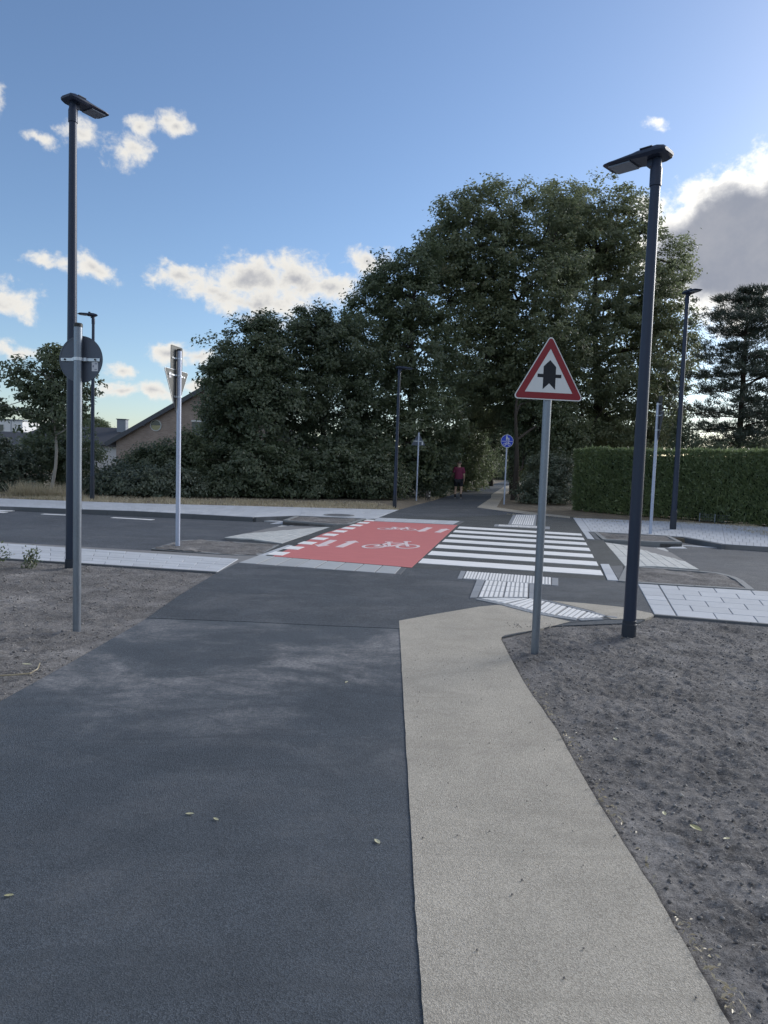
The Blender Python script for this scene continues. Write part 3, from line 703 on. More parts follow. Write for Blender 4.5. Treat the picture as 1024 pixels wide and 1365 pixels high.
# far tactile field
tf = structure(MB().prism([G(658.6, 701.8), G(659.8, 699), G(680, 700), G(684, 686), G(716, 686.4), G(714, 701.6), G(733, 702.2), G(733, 705.6)], -.05, .0045).build('tactile_paving', MT['tactg']))
tactile(tf, [G(681.5, 699.6), G(711, 701), G(714.6, 686.8), G(688, 686.6)], 2, 8, 5)
tactile(tf, [G(664, 702.2), G(727, 705.2), G(727, 702.4), G(665, 699.7)], 7, 1, 5)
border(tf, [G(677, 699.6), G(681, 699.7), G(687.4, 686.6), G(684, 686.4)], 1, 6)

# manhole in the far pavement
mc = Vector(G(452, 687.4)); mh = MB(); mh.tube([(0, 0, 0), (0, 0, .006)], .36, 28)
mho = thing('manhole', 'round manhole cover set in the far pale pavement beside the far left planting bed', 'manhole cover', (mc.x, mc.y, .016)); mh.build('cover', MT['slabd'], mho)
mr = MB()
for k in range(28):
    a0, a1 = 2 * math.pi * k / 28, 2 * math.pi * (k + 1) / 28
    mr.prism([(.37 * math.cos(a0), .37 * math.sin(a0)), (.47 * math.cos(a0), .47 * math.sin(a0)), (.47 * math.cos(a1), .47 * math.sin(a1)), (.37 * math.cos(a1), .37 * math.sin(a1))], 0, .008)
mr.build('ring', MT['kerb'], mho)

# --------------------------------------------------------------- bare soil left and right of the path
beige_poly = beige + pts + [redge_[-1]]
notsoilR = [beige_poly, path_near, [(x, y) for x, y in (G(872, 820.5), ext(G(872, 820.5), G(1024, 833), 3.4), (9, 14), (2, 14), (1, 8.5))]]
POLES_AT = [G(838, 850), G(713, 870), G(102.5, 840), G(95, 757)]
def soil_h(X, Y, polys, seed):
    d = np.full(X.shape, 1e9); ins = np.zeros(X.shape, bool)
    for p in polys: d = np.minimum(d, dist_poly(X, Y, p)); ins |= in_poly(X, Y, p)
    a = np.clip(d / .25, 0.15, 1)
    n1 = fbm(X, Y, 1.1, 3, seed) - .5; n2 = np.abs(fbm(X, Y, 6.5, 4, seed + 9, .6) - .5); n3 = fbm(X, Y, 24, 3, seed + 5, .6) - .5
    z = -.012 + .015 * np.clip(d, 0, 1) + a * (.045 * n1 + .07 * n2 - .01 + .035 * n3)
    for (px_, py_) in POLES_AT:
        dd = np.hypot(X - px_, Y - py_); z = z + .030 * np.exp(-(dd / .16) ** 2) * (.5 + fbm(X, Y, 14, 2, 3)) - .03 * np.exp(-(dd / .075) ** 2)
    edge_ = fbm(X, Y, 9, 3, seed + 77)
    z = np.where(d < .12, np.minimum(z, -.004 + .034 * (edge_ - .35) * (d / .12)), z)
    return np.where(ins & (d > .35), -.40, np.where(ins, -.035, z))
structure(grid_terrain('soil', .95, 9.5, 430, .9, 8.4, 380, lambda X, Y: soil_h(X, Y, notsoilR, 21), MT['soil'], 1.35))
notsoilL = [path_near, [G(0, 744.8), G(290, 763.6), (-1, 14), (-30, 22), ext(G(290, 763.6), G(0, 744.8), 3)]]
structure(grid_terrain('soil', -13, -2.2, 320, 3.2, 13.5, 260, lambda X, Y: soil_h(X, Y, notsoilL, 41), MT['soil'], 1.0))

def clods(name, xr, yr, n, polys, seed, smin, smax, mat, label):
    r_ = np.random.default_rng(seed)
    X = r_.uniform(*xr, n * 2); Y = yr[0] + (yr[1] - yr[0]) * r_.random(n * 2) ** 1.7
    ins = np.zeros(X.shape, bool); d = np.full(X.shape, 1e9)
    for p in polys: ins |= in_poly(X, Y, p); d = np.minimum(d, dist_poly(X, Y, p))
    keep = ~ins & (r_.random(len(X)) < .35 + .65 * fbm(X, Y, 2.5, 3, seed)) & ((d > .02) | (r_.random(len(X)) < .5))
    X, Y = X[keep][:n], Y[keep][:n]; Z = soil_h(X, Y, polys, 21 if xr[0] > 0 else 41)
    s = smin * (smax / smin) ** (r_.random(len(X)) ** 2.2)
    base = np.array([[1, 0, 0], [0, 1, 0], [-1, 0, 0], [0, -1, 0], [0, 0, 1], [0, 0, -1]], float)
    V = base[None] * r_.uniform(.55, 1.25, (len(X), 6, 1)); ang = r_.uniform(0, 6.28, len(X)); ca, sa = np.cos(ang)[:, None], np.sin(ang)[:, None]
    V = np.stack([V[..., 0] * ca - V[..., 1] * sa, V[..., 0] * sa + V[..., 1] * ca, V[..., 2] * .75], -1) * s[:, None, None]
    V += np.stack([X, Y, Z + s * .25], 1)[:, None]
    t = np.array([[0, 1, 4], [1, 2, 4], [2, 3, 4], [3, 0, 4], [1, 0, 5], [2, 1, 5], [3, 2, 5], [0, 3, 5]])
    T = (t[None] + (np.arange(len(X)) * 6)[:, None, None]).reshape(-1, 3)
    return stuff(link(name, np_mesh(name, V.reshape(-1, 3), None, T, {'rnd': np.repeat(r_.random(len(X)), 6)}, smooth=True), mat), label)
def clodmat():
    m, n, o = new_mat('soil clods'); r_ = n.n('ShaderNodeAttribute', attribute_name='rnd', out=2); p = pos(n); f = n.noise(p, 120, 4, .7)
    c = n.mix(n.math('ADD', n.math('MULTIPLY', r_, .8), n.math('MULTIPLY', f, .25)), (.125, .12, .118), (.33, .315, .31))
    c = n.mix(n.ramp(r_, .955, .99), c, (.42, .40, .37))
    return finish(m, n, o, c, .95, 0, f, .6, .006, .15)
MT['clod'] = clodmat()
clods('soil_clods', (1.0, 7.5), (1.2, 8.2), 42000, notsoilR, 5, .0026, .014, MT['clod'], 'dry crumbs and small stones strewn over the bare soil right of the footway')
clods('soil_clods', (-9, -2.3), (4.2, 11.5), 14000, notsoilL, 6, .004, .018, MT['clod'], 'dry crumbs strewn over the bare soil left of the cycle path')

def fibres(name, xr, yr, n, polys, seed, label):
    r_ = np.random.default_rng(seed); X = r_.uniform(*xr, n * 2); Y = yr[0] + (yr[1] - yr[0]) * r_.random(n * 2) ** 1.5
    ins = np.zeros(X.shape, bool)
    for p in polys: ins |= in_poly(X, Y, p)
    k = ~ins & (r_.random(len(X)) < np.clip(fbm(X, Y, 1.8, 3, seed) * 2.4 - .6, .08, 1)); X, Y = X[k][:n], Y[k][:n]; Z = soil_h(X, Y, polys, 21 if xr[0] > 0 else 41) + .004
    C = np.stack([X, Y, Z], 1); n = len(C); a = r_.uniform(0, 6.28, n); L = r_.uniform(.008, .035, n)[:, None]; d = np.stack([np.cos(a), np.sin(a), r_.normal(0, .25, n)], 1); s = np.stack([-np.sin(a), np.cos(a), np.zeros(n)], 1) * .0014
    v = np.stack([C - d * L * .5 - s, C - d * L * .5 + s, C + d * L * .5], 1).reshape(-1, 3)
    return stuff(link(name, np_mesh(name, v, None, np.arange(n * 3).reshape(n, 3), {'rnd': np.repeat(r_.random(n), 3)}), MT['fibre']), label)
MT['fibre'] = leafmat('dry fibres', (.13, .115, .10), (.50, .46, .40), .1)
fibres('soil_fibres', (1.0, 7), (1.2, 8.2), 16000, notsoilR, 15, 'dry root fibres and straw bits lying on the right soil bed')
fibres('soil_fibres', (-8, -2.3), (4.2, 10.8), 8000, notsoilL, 16, 'dry root fibres and straw bits lying on the left soil bed')

# ================================================================== STREET LAMPS
def lamp(px, base, top_y, head_dir, label, rb, rt_, sleeve=.95, head_len=.50, ground=0.0, loc=None, H=None, lean=0):
    x, y = loc or G(*base, ground)
    if H is None:
        lo, hi = 1., 12.
        for _ in range(40):
            mid = (lo + hi) / 2; v = Vector((x, y, mid)) - Vector((0, 0, CAM_H)); yy = PH / 2 - F_PX * v.dot(_up) / v.dot(_fw)
            if yy > top_y: lo = mid
            else: hi = mid
        H = lo
    t = thing('street_lamp', label, 'street lamp', (x, y, ground - .06), 0, 'dark street lamps around the crossing')
    H += .06
    m = MB(); m.tube([(0, 0, sleeve - .02), (0, 0, H * .45), (0, 0, H - .12)], [rb * .93, (rb + rt_) / 2, rt_], 20); m.build('pole', MT['lamp'], t, 30)
    m = MB(); m.tube([(0, 0, 0), (0, 0, sleeve - .035), (0, 0, sleeve - .03), (0, 0, sleeve), (0, 0, sleeve + .004)], [rb * 1.06, rb * 1.06, rb * 1.0, rb * 1.0, rb * .9], 20); m.build('base_sleeve', MT['lampd'], t, 30)
    d = Vector((head_dir[0], head_dir[1], 0)).normalized(); s = Vector((-d.y, d.x, 0)); u = Vector((0, 0, 1))
    M = Matrix((d, s, u)).transposed()
    # collar that slips over the pole and swings up into the housing
    m = MB(); m.tube([(0, 0, H - .30), (0, 0, H - .14), (0, 0, H - .12), (0, 0, H - .04)], [rt_ * 1.22, rt_ * 1.22, rt_ * 1.05, rt_ * 1.0], 18)
    m.box(Vector((0, 0, H - .06)) + d * .03, (.10, .07, .10), M); m.build('collar', MT['lamp'], t, 30)
    # housing: flat wedge, wide at the back, thin at the front
    L = head_len; hw = .140
    prof = [(-.13, -.045, .80), (-.14, .02, .80), (-.10, .065, .92), (.10, .075, 1.0), (.22, .055, 1.0), (L - .08, .010, .98), (L, -.012, .84)]
    bot = [(-.13, -.045, .80), (-.09, -.060, .92), (.10, -.065, 1.0), (.22, -.045, 1.0), (L - .08, -.036, .98), (L, -.030, .84)]
    m = MB(); xs = [-.12, -.10, -.04, .08, .15, .20, L - .08, L - .02, L]
    top = [.015, .030, .040, .040, .034, .026, .008, .000, -.010]; low = [-.018, -.036, -.045, -.045, -.041, -.034, -.030, -.028, -.022]; wd = [.70, .88, 1.0, 1.0, 1.0, 1.0, 1.0, .93, .80]
    rings = []
    for xx, tz, lz, ww in zip(xs, top, low, wd):
        w_ = hw * ww; c = .035
        sec = [(-w_, lz + (tz - lz) * .35), (-w_ + c * .6, lz), (w_ - c * .6, lz), (w_, lz + (tz - lz) * .35), (w_, lz + (tz - lz) * .6), (w_ - c, tz), (-w_ + c, tz), (-w_, lz + (tz - lz) * .6)]
        rings.append([Vector((0, 0, H)) + d * xx + s * a + u * b for a, b in sec])
    vs = [p for r_ in rings for p in r_]; n8 = 8; fs = []
    for i in range(len(rings) - 1):
        for k in range(n8): fs.append((i * n8 + k, (i + 1) * n8 + k, (i + 1) * n8 + (k + 1) % n8, i * n8 + (k + 1) % n8))
    fs += [tuple(range(n8)), tuple(range(len(rings) * n8 - 1, (len(rings) - 1) * n8 - 1, -1))]
    m.add(vs, fs); hd = m.build('housing', MT['lamp'], t, 35, .004)
    m = MB(); m.box(Vector((0, 0, H - .041)) + d * (L * .5 + .08), (L - .28, hw * 1.55, .012), M); m.build('light_panel', MT['lens'], hd)
    m = MB(); m.box(Vector((0, 0, H + .038)) + d * .06, (.12, .24, .010), M); m.build('cover_joint', MT['lampd'], hd)
    if sleeve > .6 and head_len > .49:
        m = MB(); m.tube([Vector((0, 0, H + .03)) + d * .13, Vector((0, 0, H + .080)) + d * .13, Vector((0, 0, H + .088)) + d * .13], [.04, .04, .034], 14); m.build('sensor_cap', MT['lampd'], hd, 30)
    return t
lamp(0, (95, 757), 133, (.55, .95), 'tallest street lamp, rising behind the round sign at the edge of the left soil', .082, .050, .19)
lamp(0, (838, 850), 205, (-.75, .75), 'thick dark street lamp in the bare soil right of the red triangle sign', .066, .045, .235)
lamp(0, (123, 667), 420, (-.75, -.62), 'slim street lamp on the dry far verge between the young tree and the brick gable', .075, .046, .9, .50)
lamp(0, (897, 706), 390, (.22, -.95), 'street lamp on the far pavement in front of the clipped hedge', .085, .052, .62, .50)
lamp(0, (526, 678), 490, (.85, .25), 'street lamp at the end of the far pavement in front of the dense dark bushes', .072, .046, .55, .50)
lamp(0, None, 0, (-.8, .5), 'distant street lamp beside the shaded wooded path behind the blue round sign', .065, .045, .9, .50, 0, (P(689, 655, 41).x, 41.), 5.0)

# ================================================================== TRAFFIC SIGNS
def plane(normal_yaw, loc):
    """plate frame: u horizontal along the plate, y through the plate (towards its back), w up. yaw 0 = front faces -Y"""
    return Matrix.Translation(loc) @ Matrix.Rotation(normal_yaw, 4, 'Z')
def tri(side, r_, up=True, n=6):
    """outline of an equilateral triangle with rounded corners, centred on its middle"""
    h = side * math.sqrt(3) / 2; k = r_; pts = []
    cs = [(-side / 2, -h / 3), (side / 2, -h / 3), (0, 2 * h / 3)]
    for i, (cx, cy) in enumerate(cs):
        L = math.hypot(cx, cy); ccx, ccy = cx * (1 - 2 * k / L), cy * (1 - 2 * k / L)
        a = math.atan2(cy, cx)
        for j in range(n + 1):
            b = a - math.pi / 3 + j * 2 * math.pi / 3 / n; pts.append((ccx + k * math.cos(b), ccy + k * math.sin(b)))
    return pts if up else [(-x, -y) for x, y in pts]
def circ(r_, n=40): return [(r_ * math.cos(2 * math.pi * k / n), r_ * math.sin(2 * math.pi * k / n)) for k in range(n)]
def rrect(w_, h, r_=.02, n=4):
    pts = []
    for cx, cy, a0 in ((w_ / 2 - r_, h / 2 - r_, 0), (-w_ / 2 + r_, h / 2 - r_, 90), (-w_ / 2 + r_, -h / 2 + r_, 180), (w_ / 2 - r_, -h / 2 + r_, 270)):
        for j in range(n + 1): a = R(a0 + 90 * j / n); pts.append((cx + r_ * math.cos(a), cy + r_ * math.sin(a)))
    return pts
def flat(parent, name, outline, M, t, mat, dx=0, dz=0, th=.0012):
    m = MB(); m.extrude([(x + dx, z + dz) for x, z in outline], M, t - th, t); return m.build(name, mat, parent)
def ring(parent, name, outer, inner, M, t, mat, th=.0012):
    m = MB(); n = len(outer)
    vs = [M @ Vector((x, t - th, z)) for x, z in outer] + [M @ Vector((x, t - th, z)) for x, z in inner]
    m.add(vs, [(i, (i + 1) % n, n + (i + 1) % n, n + i) for i in range(n)])
    # give the rim a thickness with a back row
    vs2 = [M @ Vector((x, t, z)) for x, z in outer] + [M @ Vector((x, t, z)) for x, z in inner]
    m.add(vs2, [(n + i, n + (i + 1) % n, (i + 1) % n, i) for i in range(n)])
    return m.build(name, mat, parent)
def post(t, H, r_=.038, mat='steel', lean=(0, 0)):
    m = MB(); m.tube([(0, 0, -.1), (lean[0], lean[1], H)], r_, 18); p = m.build('post', MT[mat], t, 30)
    m = MB(); m.tube([(lean[0], lean[1], H), (lean[0], lean[1], H + .025), (lean[0], lean[1], H + .035)], [r_ * 1.09, r_ * 1.09, r_ * .9], 18); m.build('post_cap', MT['cap'], t, 30)
    return p
def clamp(t, M, z, halfw, r_, back):
    """rail behind a plate with a band round the post; back = distance plate back to post centre"""
    m = MB(); m.extrude([(-halfw, z - .013), (halfw, z - .013), (halfw, z + .013), (-halfw, z + .013)], M, .004, .016)
    o = m.build('rail', MT['clampm'], t)
    m = MB(); pc = M @ Vector((0, back, z)); m.tube([pc - Vector((0, 0, .014)), pc + Vector((0, 0, .014))], r_ * 1.13, 18)
    for sx in (-1, 1): m.extrude([(sx * (r_ + .005), z - .015), (sx * (r_ + .032), z - .015), (sx * (r_ + .032), z + .015), (sx * (r_ + .005), z + .015)], M, back * .3, back * .3 + .02)
    m.build('clamp', MT['clampm'], o, 40)
    for sx in (-.78, .78): m = MB(); m.extrude(circ(.009, 10), M @ Matrix.Translation((sx * halfw, 0, z)), .016, .024); m.build('bolt', MT['cap'], o)

# red and white triangle facing the camera: right of way at the next crossing
def height_at(x, y, py):
    lo, hi = .2, 12.
    for _ in range(40):
        mid = (lo + hi) / 2; v = Vector((x, y, mid)) - Vector((0, 0, CAM_H)); yy = PH / 2 - F_PX * v.dot(_up) / v.dot(_fw)
        if yy > py: lo = mid
        else: hi = mid
    return lo
bx, by = G(713, 870)
zb_ = height_at(bx, by, 534); zt_ = height_at(bx, by, 451); sd = .64
t = thing('traffic_sign', 'red and white triangle sign with a thick black arrow crossed by a bar', 'traffic sign', (bx, by, 0))
post(t, zb_ + .30, .036)
h = sd * math.sqrt(3) / 2; zc = zb_ + h / 3 + .005
M = plane(R(9), (-.004, -.046, zc))
pl_ = flat(t, 'plate', tri(sd + .012, .028), M, 0.002, MT['signback'], th=.004)
flat(pl_, 'white_edge', tri(sd + .012, .028), M, -.0022, MT['swh'])
ring(pl_, 'red_border', tri(sd - .018, .022), tri(sd - .205, .002), M, -.0036, MT['srd'])
k = sd / 397
sx_, sz_ = lambda x: (x - 306) * k * 1.0, lambda y: (363 - y) * k      # sign drawing units, centre of the triangle
ar = [(306, 268), (341, 303), (341, 343), (373, 343), (373, 361), (341, 361), (341, 424), (306, 391), (271, 424), (271, 361), (239, 361), (239, 343), (271, 343), (271, 303)]
flat(pl_, 'arrow_symbol', [(sx_(x), sz_(y)) for x, y in ar], M, -.0036, MT['sbk'])
clamp(t, M, .02, .12, .036, .046)
# round sign seen from behind
bx, by = G(102.5, 840); t = thing('traffic_sign', 'back of a round grey sign with clamp band and sticker, in left soil bed', 'traffic sign', (bx, by, 0))
Hs = height_at(bx, by, 436); post(t, Hs, .036)
zc = height_at(bx, by, 478); M = plane(R(180 - 8), (.006, .05, zc))
pl_ = flat(t, 'plate', circ(.207, 56), M, .003, MT['signback'], th=.004); flat(pl_, 'front_film', circ(.205, 56), M, -.0015, MT['sbl'])
m = MB(); ring(pl_, 'rim', circ(.212, 56), circ(.200, 56), M, .0052, MT['signback'], .0065)
clamp(t, M, -.004, .190, .036, .05)
m = MB(); m.extrude([(-.168, -.105), (-.108, -.105), (-.108, -.02), (-.168, -.02)], M, .003, .0045); st = m.build('sticker', MT['sticker'], pl_)
m = MB(); m.extrude([(-.128, -.070), (-.116, -.070), (-.116, -.052), (-.128, -.052)], M, .0045, .0052); m.extrude([(-.160, -.092), (-.135, -.092), (-.135, -.086), (-.160, -.086)], M, .0045, .0052)
m.extrude([(-.160, -.042), (-.138, -.042), (-.138, -.034), (-.160, -.034)], M, .0045, .0052); m.build('print', MT['ink'], st)
# give-way sign and square sign on one post, seen from behind, left
def yield_post(base, top, tri_px, yaw, label, sq=True, mat='steelw', lean=0.0, sqz=.16, gap=-.02):
    bx, by = G(*base); H = height_at(bx, by, top); t = thing('traffic_sign', label, 'traffic sign', (bx, by, 0), 0, 'pairs of signs for the crossing traffic')
    post(t, H, .040, mat, (lean, 0)); zt = height_at(bx, by, tri_px)
    off = Matrix.Rotation(yaw, 4, 'Z') @ Vector((0, -.055, 0)); hh = .90 * math.sqrt(3) / 2
    M = plane(yaw, Vector((lean * .8, 0, zt - hh / 3)) + off)
    p = flat(t, 'triangle_plate', tri(.90, .03, False), M, .003, MT['signback2'], th=.004)
    flat(p, 'white_front', tri(.88, .03, False), M, -.0025, MT['swh']); ring(p, 'red_border', tri(.90, .03, False), tri(.62, .02, False), M, -.0038, MT['srd'])
    ring(p, 'rim', tri(.91, .034, False), tri(.885, .028, False), M, .008, MT['clampm'], .012)
    clamp(t, M, .16, .30, .040, .055); clamp(t, M, -.22, .10, .040, .055)
    m = MB(); m.extrude([(.20, .10), (.27, .10), (.27, .20), (.20, .20)], M, .003, .0045); m.build('sticker', MT['sticker'], p)
    M2 = plane(yaw, Vector((lean, 0, zt + .21 + gap + .02)) + off)
    p = flat(t, 'square_plate', rrect(.42, .42), M2, .003, MT['signback2'], th=.004)
    ring(p, 'rim', rrect(.425, .425), rrect(.40, .40), M2, .007, MT['signback2'], .010); flat(p, 'blue_front', rrect(.40, .40), M2, -.0025, MT['sbl'])
    clamp(t, M2, -.01, .17, .040, .055)
    return t
yield_post((237, 728), 468, 493.5, R(259), 'back of give way triangle under square plate on pale post in left planting bed', lean=-.02)
yield_post((867, 712), 537, 549, R(82), 'narrow edge-on give way triangle on pale post in front of the clipped hedge', mat='steelw')
# blue round sign: footway above, cycle path below
bx, by = G(672, 672); t = thing('traffic_sign', 'blue round footpath and cycle path sign on thin post by the wooded path', 'traffic sign', (bx, by, 0))
zc = height_at(bx, by, 588); post(t, zc + .30, .034, 'steelw'); r_ = .285; M = plane(R(6), (0, -.05, zc))
pl_ = flat(t, 'plate', circ(r_), M, .003, MT['signback'], th=.004); flat(pl_, 'white_edge', circ(r_), M, -.0022, MT['swh']); bl = flat(pl_, 'blue_face', circ(r_ - .016), M, -.0038, MT['sbl'])
T = -.0054
def sym(name, polys, dx=0, dz=0, s=1.0):
    m = MB()
    for p in polys: m.extrude([(x * s + dx, z * s + dz) for x, z in p], M, T - .0012, T)
    return m.build(name, MT['swh'], bl)
sym('divider_line', [[(-.25, -.018), (.25, -.018), (.25, 0), (-.25, 0)]])
sym('pedestrian_symbol', [[(x * .030 - .02, z * .030 + .215) for x, z in circ(1, 12)], [(-.055, .10), (-.05, .18), (.012, .18), (.02, .10)], [(-.05, .02), (-.052, .11), (-.015, .11), (-.022, .02)], [(.0, .11), (.015, .11), (.045, .02), (.02, .02)], [(.012, .178), (.06, .11), (.05, .10), (.005, .15)], [(x * .02 + .075, z * .02 + .125) for x, z in circ(1, 10)], [(.05, .055), (.055, .10), (.095, .10), (.1, .055)], [(.055, .015), (.055, .06), (.07, .06), (.07, .015)], [(.082, .06), (.095, .06), (.1, .015), (.085, .015)]])
def ring2(cx, cz, ro, ri, n=16):
    out = []
    for k in range(n):
        a0, a1 = 2 * math.pi * k / n, 2 * math.pi * (k + 1) / n
        out.append([(cx + ro * math.cos(a0), cz + ro * math.sin(a0)), (cx + ro * math.cos(a1), cz + ro * math.sin(a1)), (cx + ri * math.cos(a1), cz + ri * math.sin(a1)), (cx + ri * math.cos(a0), cz + ri * math.sin(a0))])
    return out
def bar2(p, q, w_=.014):
    p, q = Vector(p), Vector(q); d = (q - p).normalized(); n_ = Vector((-d.y, d.x)) * w_ / 2
    return [tuple(p + n_), tuple(q + n_), tuple(q - n_), tuple(p - n_)]
sym('bicycle_symbol', ring2(-.095, -.145, .062, .046) + ring2(.095, -.145, .062, .046) + [bar2((-.095, -.145), (-.04, -.07)), bar2((-.04, -.07), (.065, -.07)), bar2((-.01, -.145), (.065, -.07)), bar2((-.095, -.145), (-.01, -.145)), bar2((-.01, -.145), (-.05, -.05)), bar2((.095, -.145), (.055, -.04)), bar2((.04, -.04), (.085, -.045))])
clamp(t, M, .0, .20, .034, .05)
# triangle seen from behind, far left of the path
bx, by = G(555, 667); t = thing('traffic_sign', 'upright grey triangle sign from behind, left of the walking person', 'traffic sign', (bx, by, 0))
zt_ = height_at(bx, by, 577); post(t, zt_ + .01, .034, 'steelw'); hh = .65 * math.sqrt(3) / 2; M = plane(R(180 + 4), (0, .05, zt_ - hh * 2 / 3))
p = flat(t, 'plate', tri(.66, .03), M, .003, MT['signback'], th=.004); flat(p, 'white_front', tri(.65, .03), M, -.0022, MT['swh']); ring(p, 'red_border', tri(.65, .03), tri(.45, .004), M, -.0036, MT['srd'])
clamp(t, M, .0, .22, .034, .05); m = MB(); m.extrude([(-.22, -.16), (-.15, -.16), (-.15, -.03), (-.22, -.03)], M, .003, .0045); m.build('sticker', MT['sticker'], p)

# ================================================================== VEGETATION
LM = dict(
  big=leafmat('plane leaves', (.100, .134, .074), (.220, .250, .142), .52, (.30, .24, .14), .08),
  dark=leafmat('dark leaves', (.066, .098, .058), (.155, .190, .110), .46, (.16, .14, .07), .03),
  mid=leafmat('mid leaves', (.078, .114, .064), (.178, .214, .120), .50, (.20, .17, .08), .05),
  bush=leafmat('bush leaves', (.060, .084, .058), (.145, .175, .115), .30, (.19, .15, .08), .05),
  pine=leafmat('pine needles', (.022, .038, .030), (.060, .085, .056), .12, (.10, .07, .03), .04),
  hedge=leafmat('hedge sprays', (.078, .122, .056), (.195, .245, .110), .34, (.13, .10, .04), .05),
  weed=leafmat('weed leaves', (.05, .08, .03), (.13, .17, .075), .3, (.24, .2, .1), .1),
  straw=leafmat('dry grass', (.30, .25, .165), (.56, .49, .35), .2, (.16, .17, .08), .12),
  litter=leafmat('fallen leaf', (.42, .40, .18), (.62, .60, .42), .2))
BARK = barkmat('bark', (.030, .026, .024), (.085, .072, .062)); BARKP = barkmat('pale bark', (.22, .20, .18), (.40, .38, .35), 4); PINEB = barkmat('pine bark', (.03, .022, .019), (.08, .056, .044))
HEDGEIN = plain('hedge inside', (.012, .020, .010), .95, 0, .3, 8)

def leaf_quads(C, size, r_, up=.35, aspect=.55, fold=.25, out=None, droop=0.0):
    """one folded rhombus per centre C (n,3)"""
    n = len(C); s = size * r_.uniform(.65, 1.35, (n, 1))
    nrm = r_.normal(size=(n, 3)); nrm[:, 2] = np.abs(nrm[:, 2]) * (1 + up) + up * .5
    if out is not None: nrm += out * 1.3
    nrm /= np.linalg.norm(nrm, axis=1, keepdims=True)
    t = r_.normal(size=(n, 3)); t[:, 2] -= droop
    t -= nrm * (t * nrm).sum(1, keepdims=True); t /= np.linalg.norm(t, axis=1, keepdims=True) + 1e-9
    b = np.cross(nrm, t)
    v = np.stack([C - t * s * .5, C + b * s * aspect * .5 + nrm * s * fold * .5 - t * s * .05, C + t * s * .5, C - b * s * aspect * .5 + nrm * s * fold * .5 - t * s * .05], 1)
    q = np.arange(n * 4).reshape(n, 4)
    tr = np.concatenate([q[:, [0, 1, 2]], q[:, [0, 2, 3]]])
    return v.reshape(-1, 3), tr, np.repeat(r_.random(n), 4)

def crown_points(lobes, n_clumps, per, clump_r, r_, shell=.45, flat=.62, edge=.25):
    """leaf centres in clumps spread through ellipsoid lobes"""
    L = np.array(lobes, float); area = (L[:, 3] * L[:, 4] + L[:, 4] * L[:, 5] + L[:, 3] * L[:, 5]); pr = area / area.sum()
    which = r_.choice(len(L), n_clumps, p=pr)
    d = r_.normal(size=(n_clumps, 3)); d /= np.linalg.norm(d, axis=1, keepdims=True)
    rad = 1 - (r_.random((n_clumps, 1)) ** 1.6) * (1 - shell); rad += r_.normal(0, .05, (n_clumps, 1)) + (r_.random((n_clumps, 1)) < .12) * edge * r_.random((n_clumps, 1))
    cc = L[which, :3] + d * rad * L[which, 3:6]
    # droop clumps gathered as twigs: leaves strung along short arcs
    cr = clump_r * r_.uniform(.55, 1.35, (n_clumps, 1))
    k = r_.poisson(per, n_clumps).clip(4); idx = np.repeat(np.arange(n_clumps), k); m = len(idx)
    o = r_.normal(size=(m, 3)); o /= np.linalg.norm(o, axis=1, keepdims=True); o *= (r_.random((m, 1)) ** .55)
    o[:, 2] *= flat
    # clumps tilt with the outward direction
    pts = cc[idx] + o * cr[idx]
    pts += d[idx] * (np.abs(r_.normal(0, .22, (m, 1)))) * cr[idx]
    return pts, d[idx], cc

def limb(m, a, b, r0, r1, r_, sag=.08, seg=7, n=6):
    a, b = Vector(a), Vector(b); L = (b - a).length; pts = []; rad = []
    off = Vector(r_.normal(0, L * sag, 3)); off2 = Vector(r_.normal(0, L * sag * .6, 3))
    for i in range(n + 1):
        t = i / n; p = a.lerp(b, t) + off * math.sin(math.pi * t) + off2 * math.sin(2 * math.pi * t); p.z += L * .10 * math.sin(math.pi * t) * (1 if b.z > a.z else 0)
        pts.append(p); rad.append(r0 + (r1 - r0) * t ** .8)
    m.tube(pts, rad, seg, cap=False); return pts

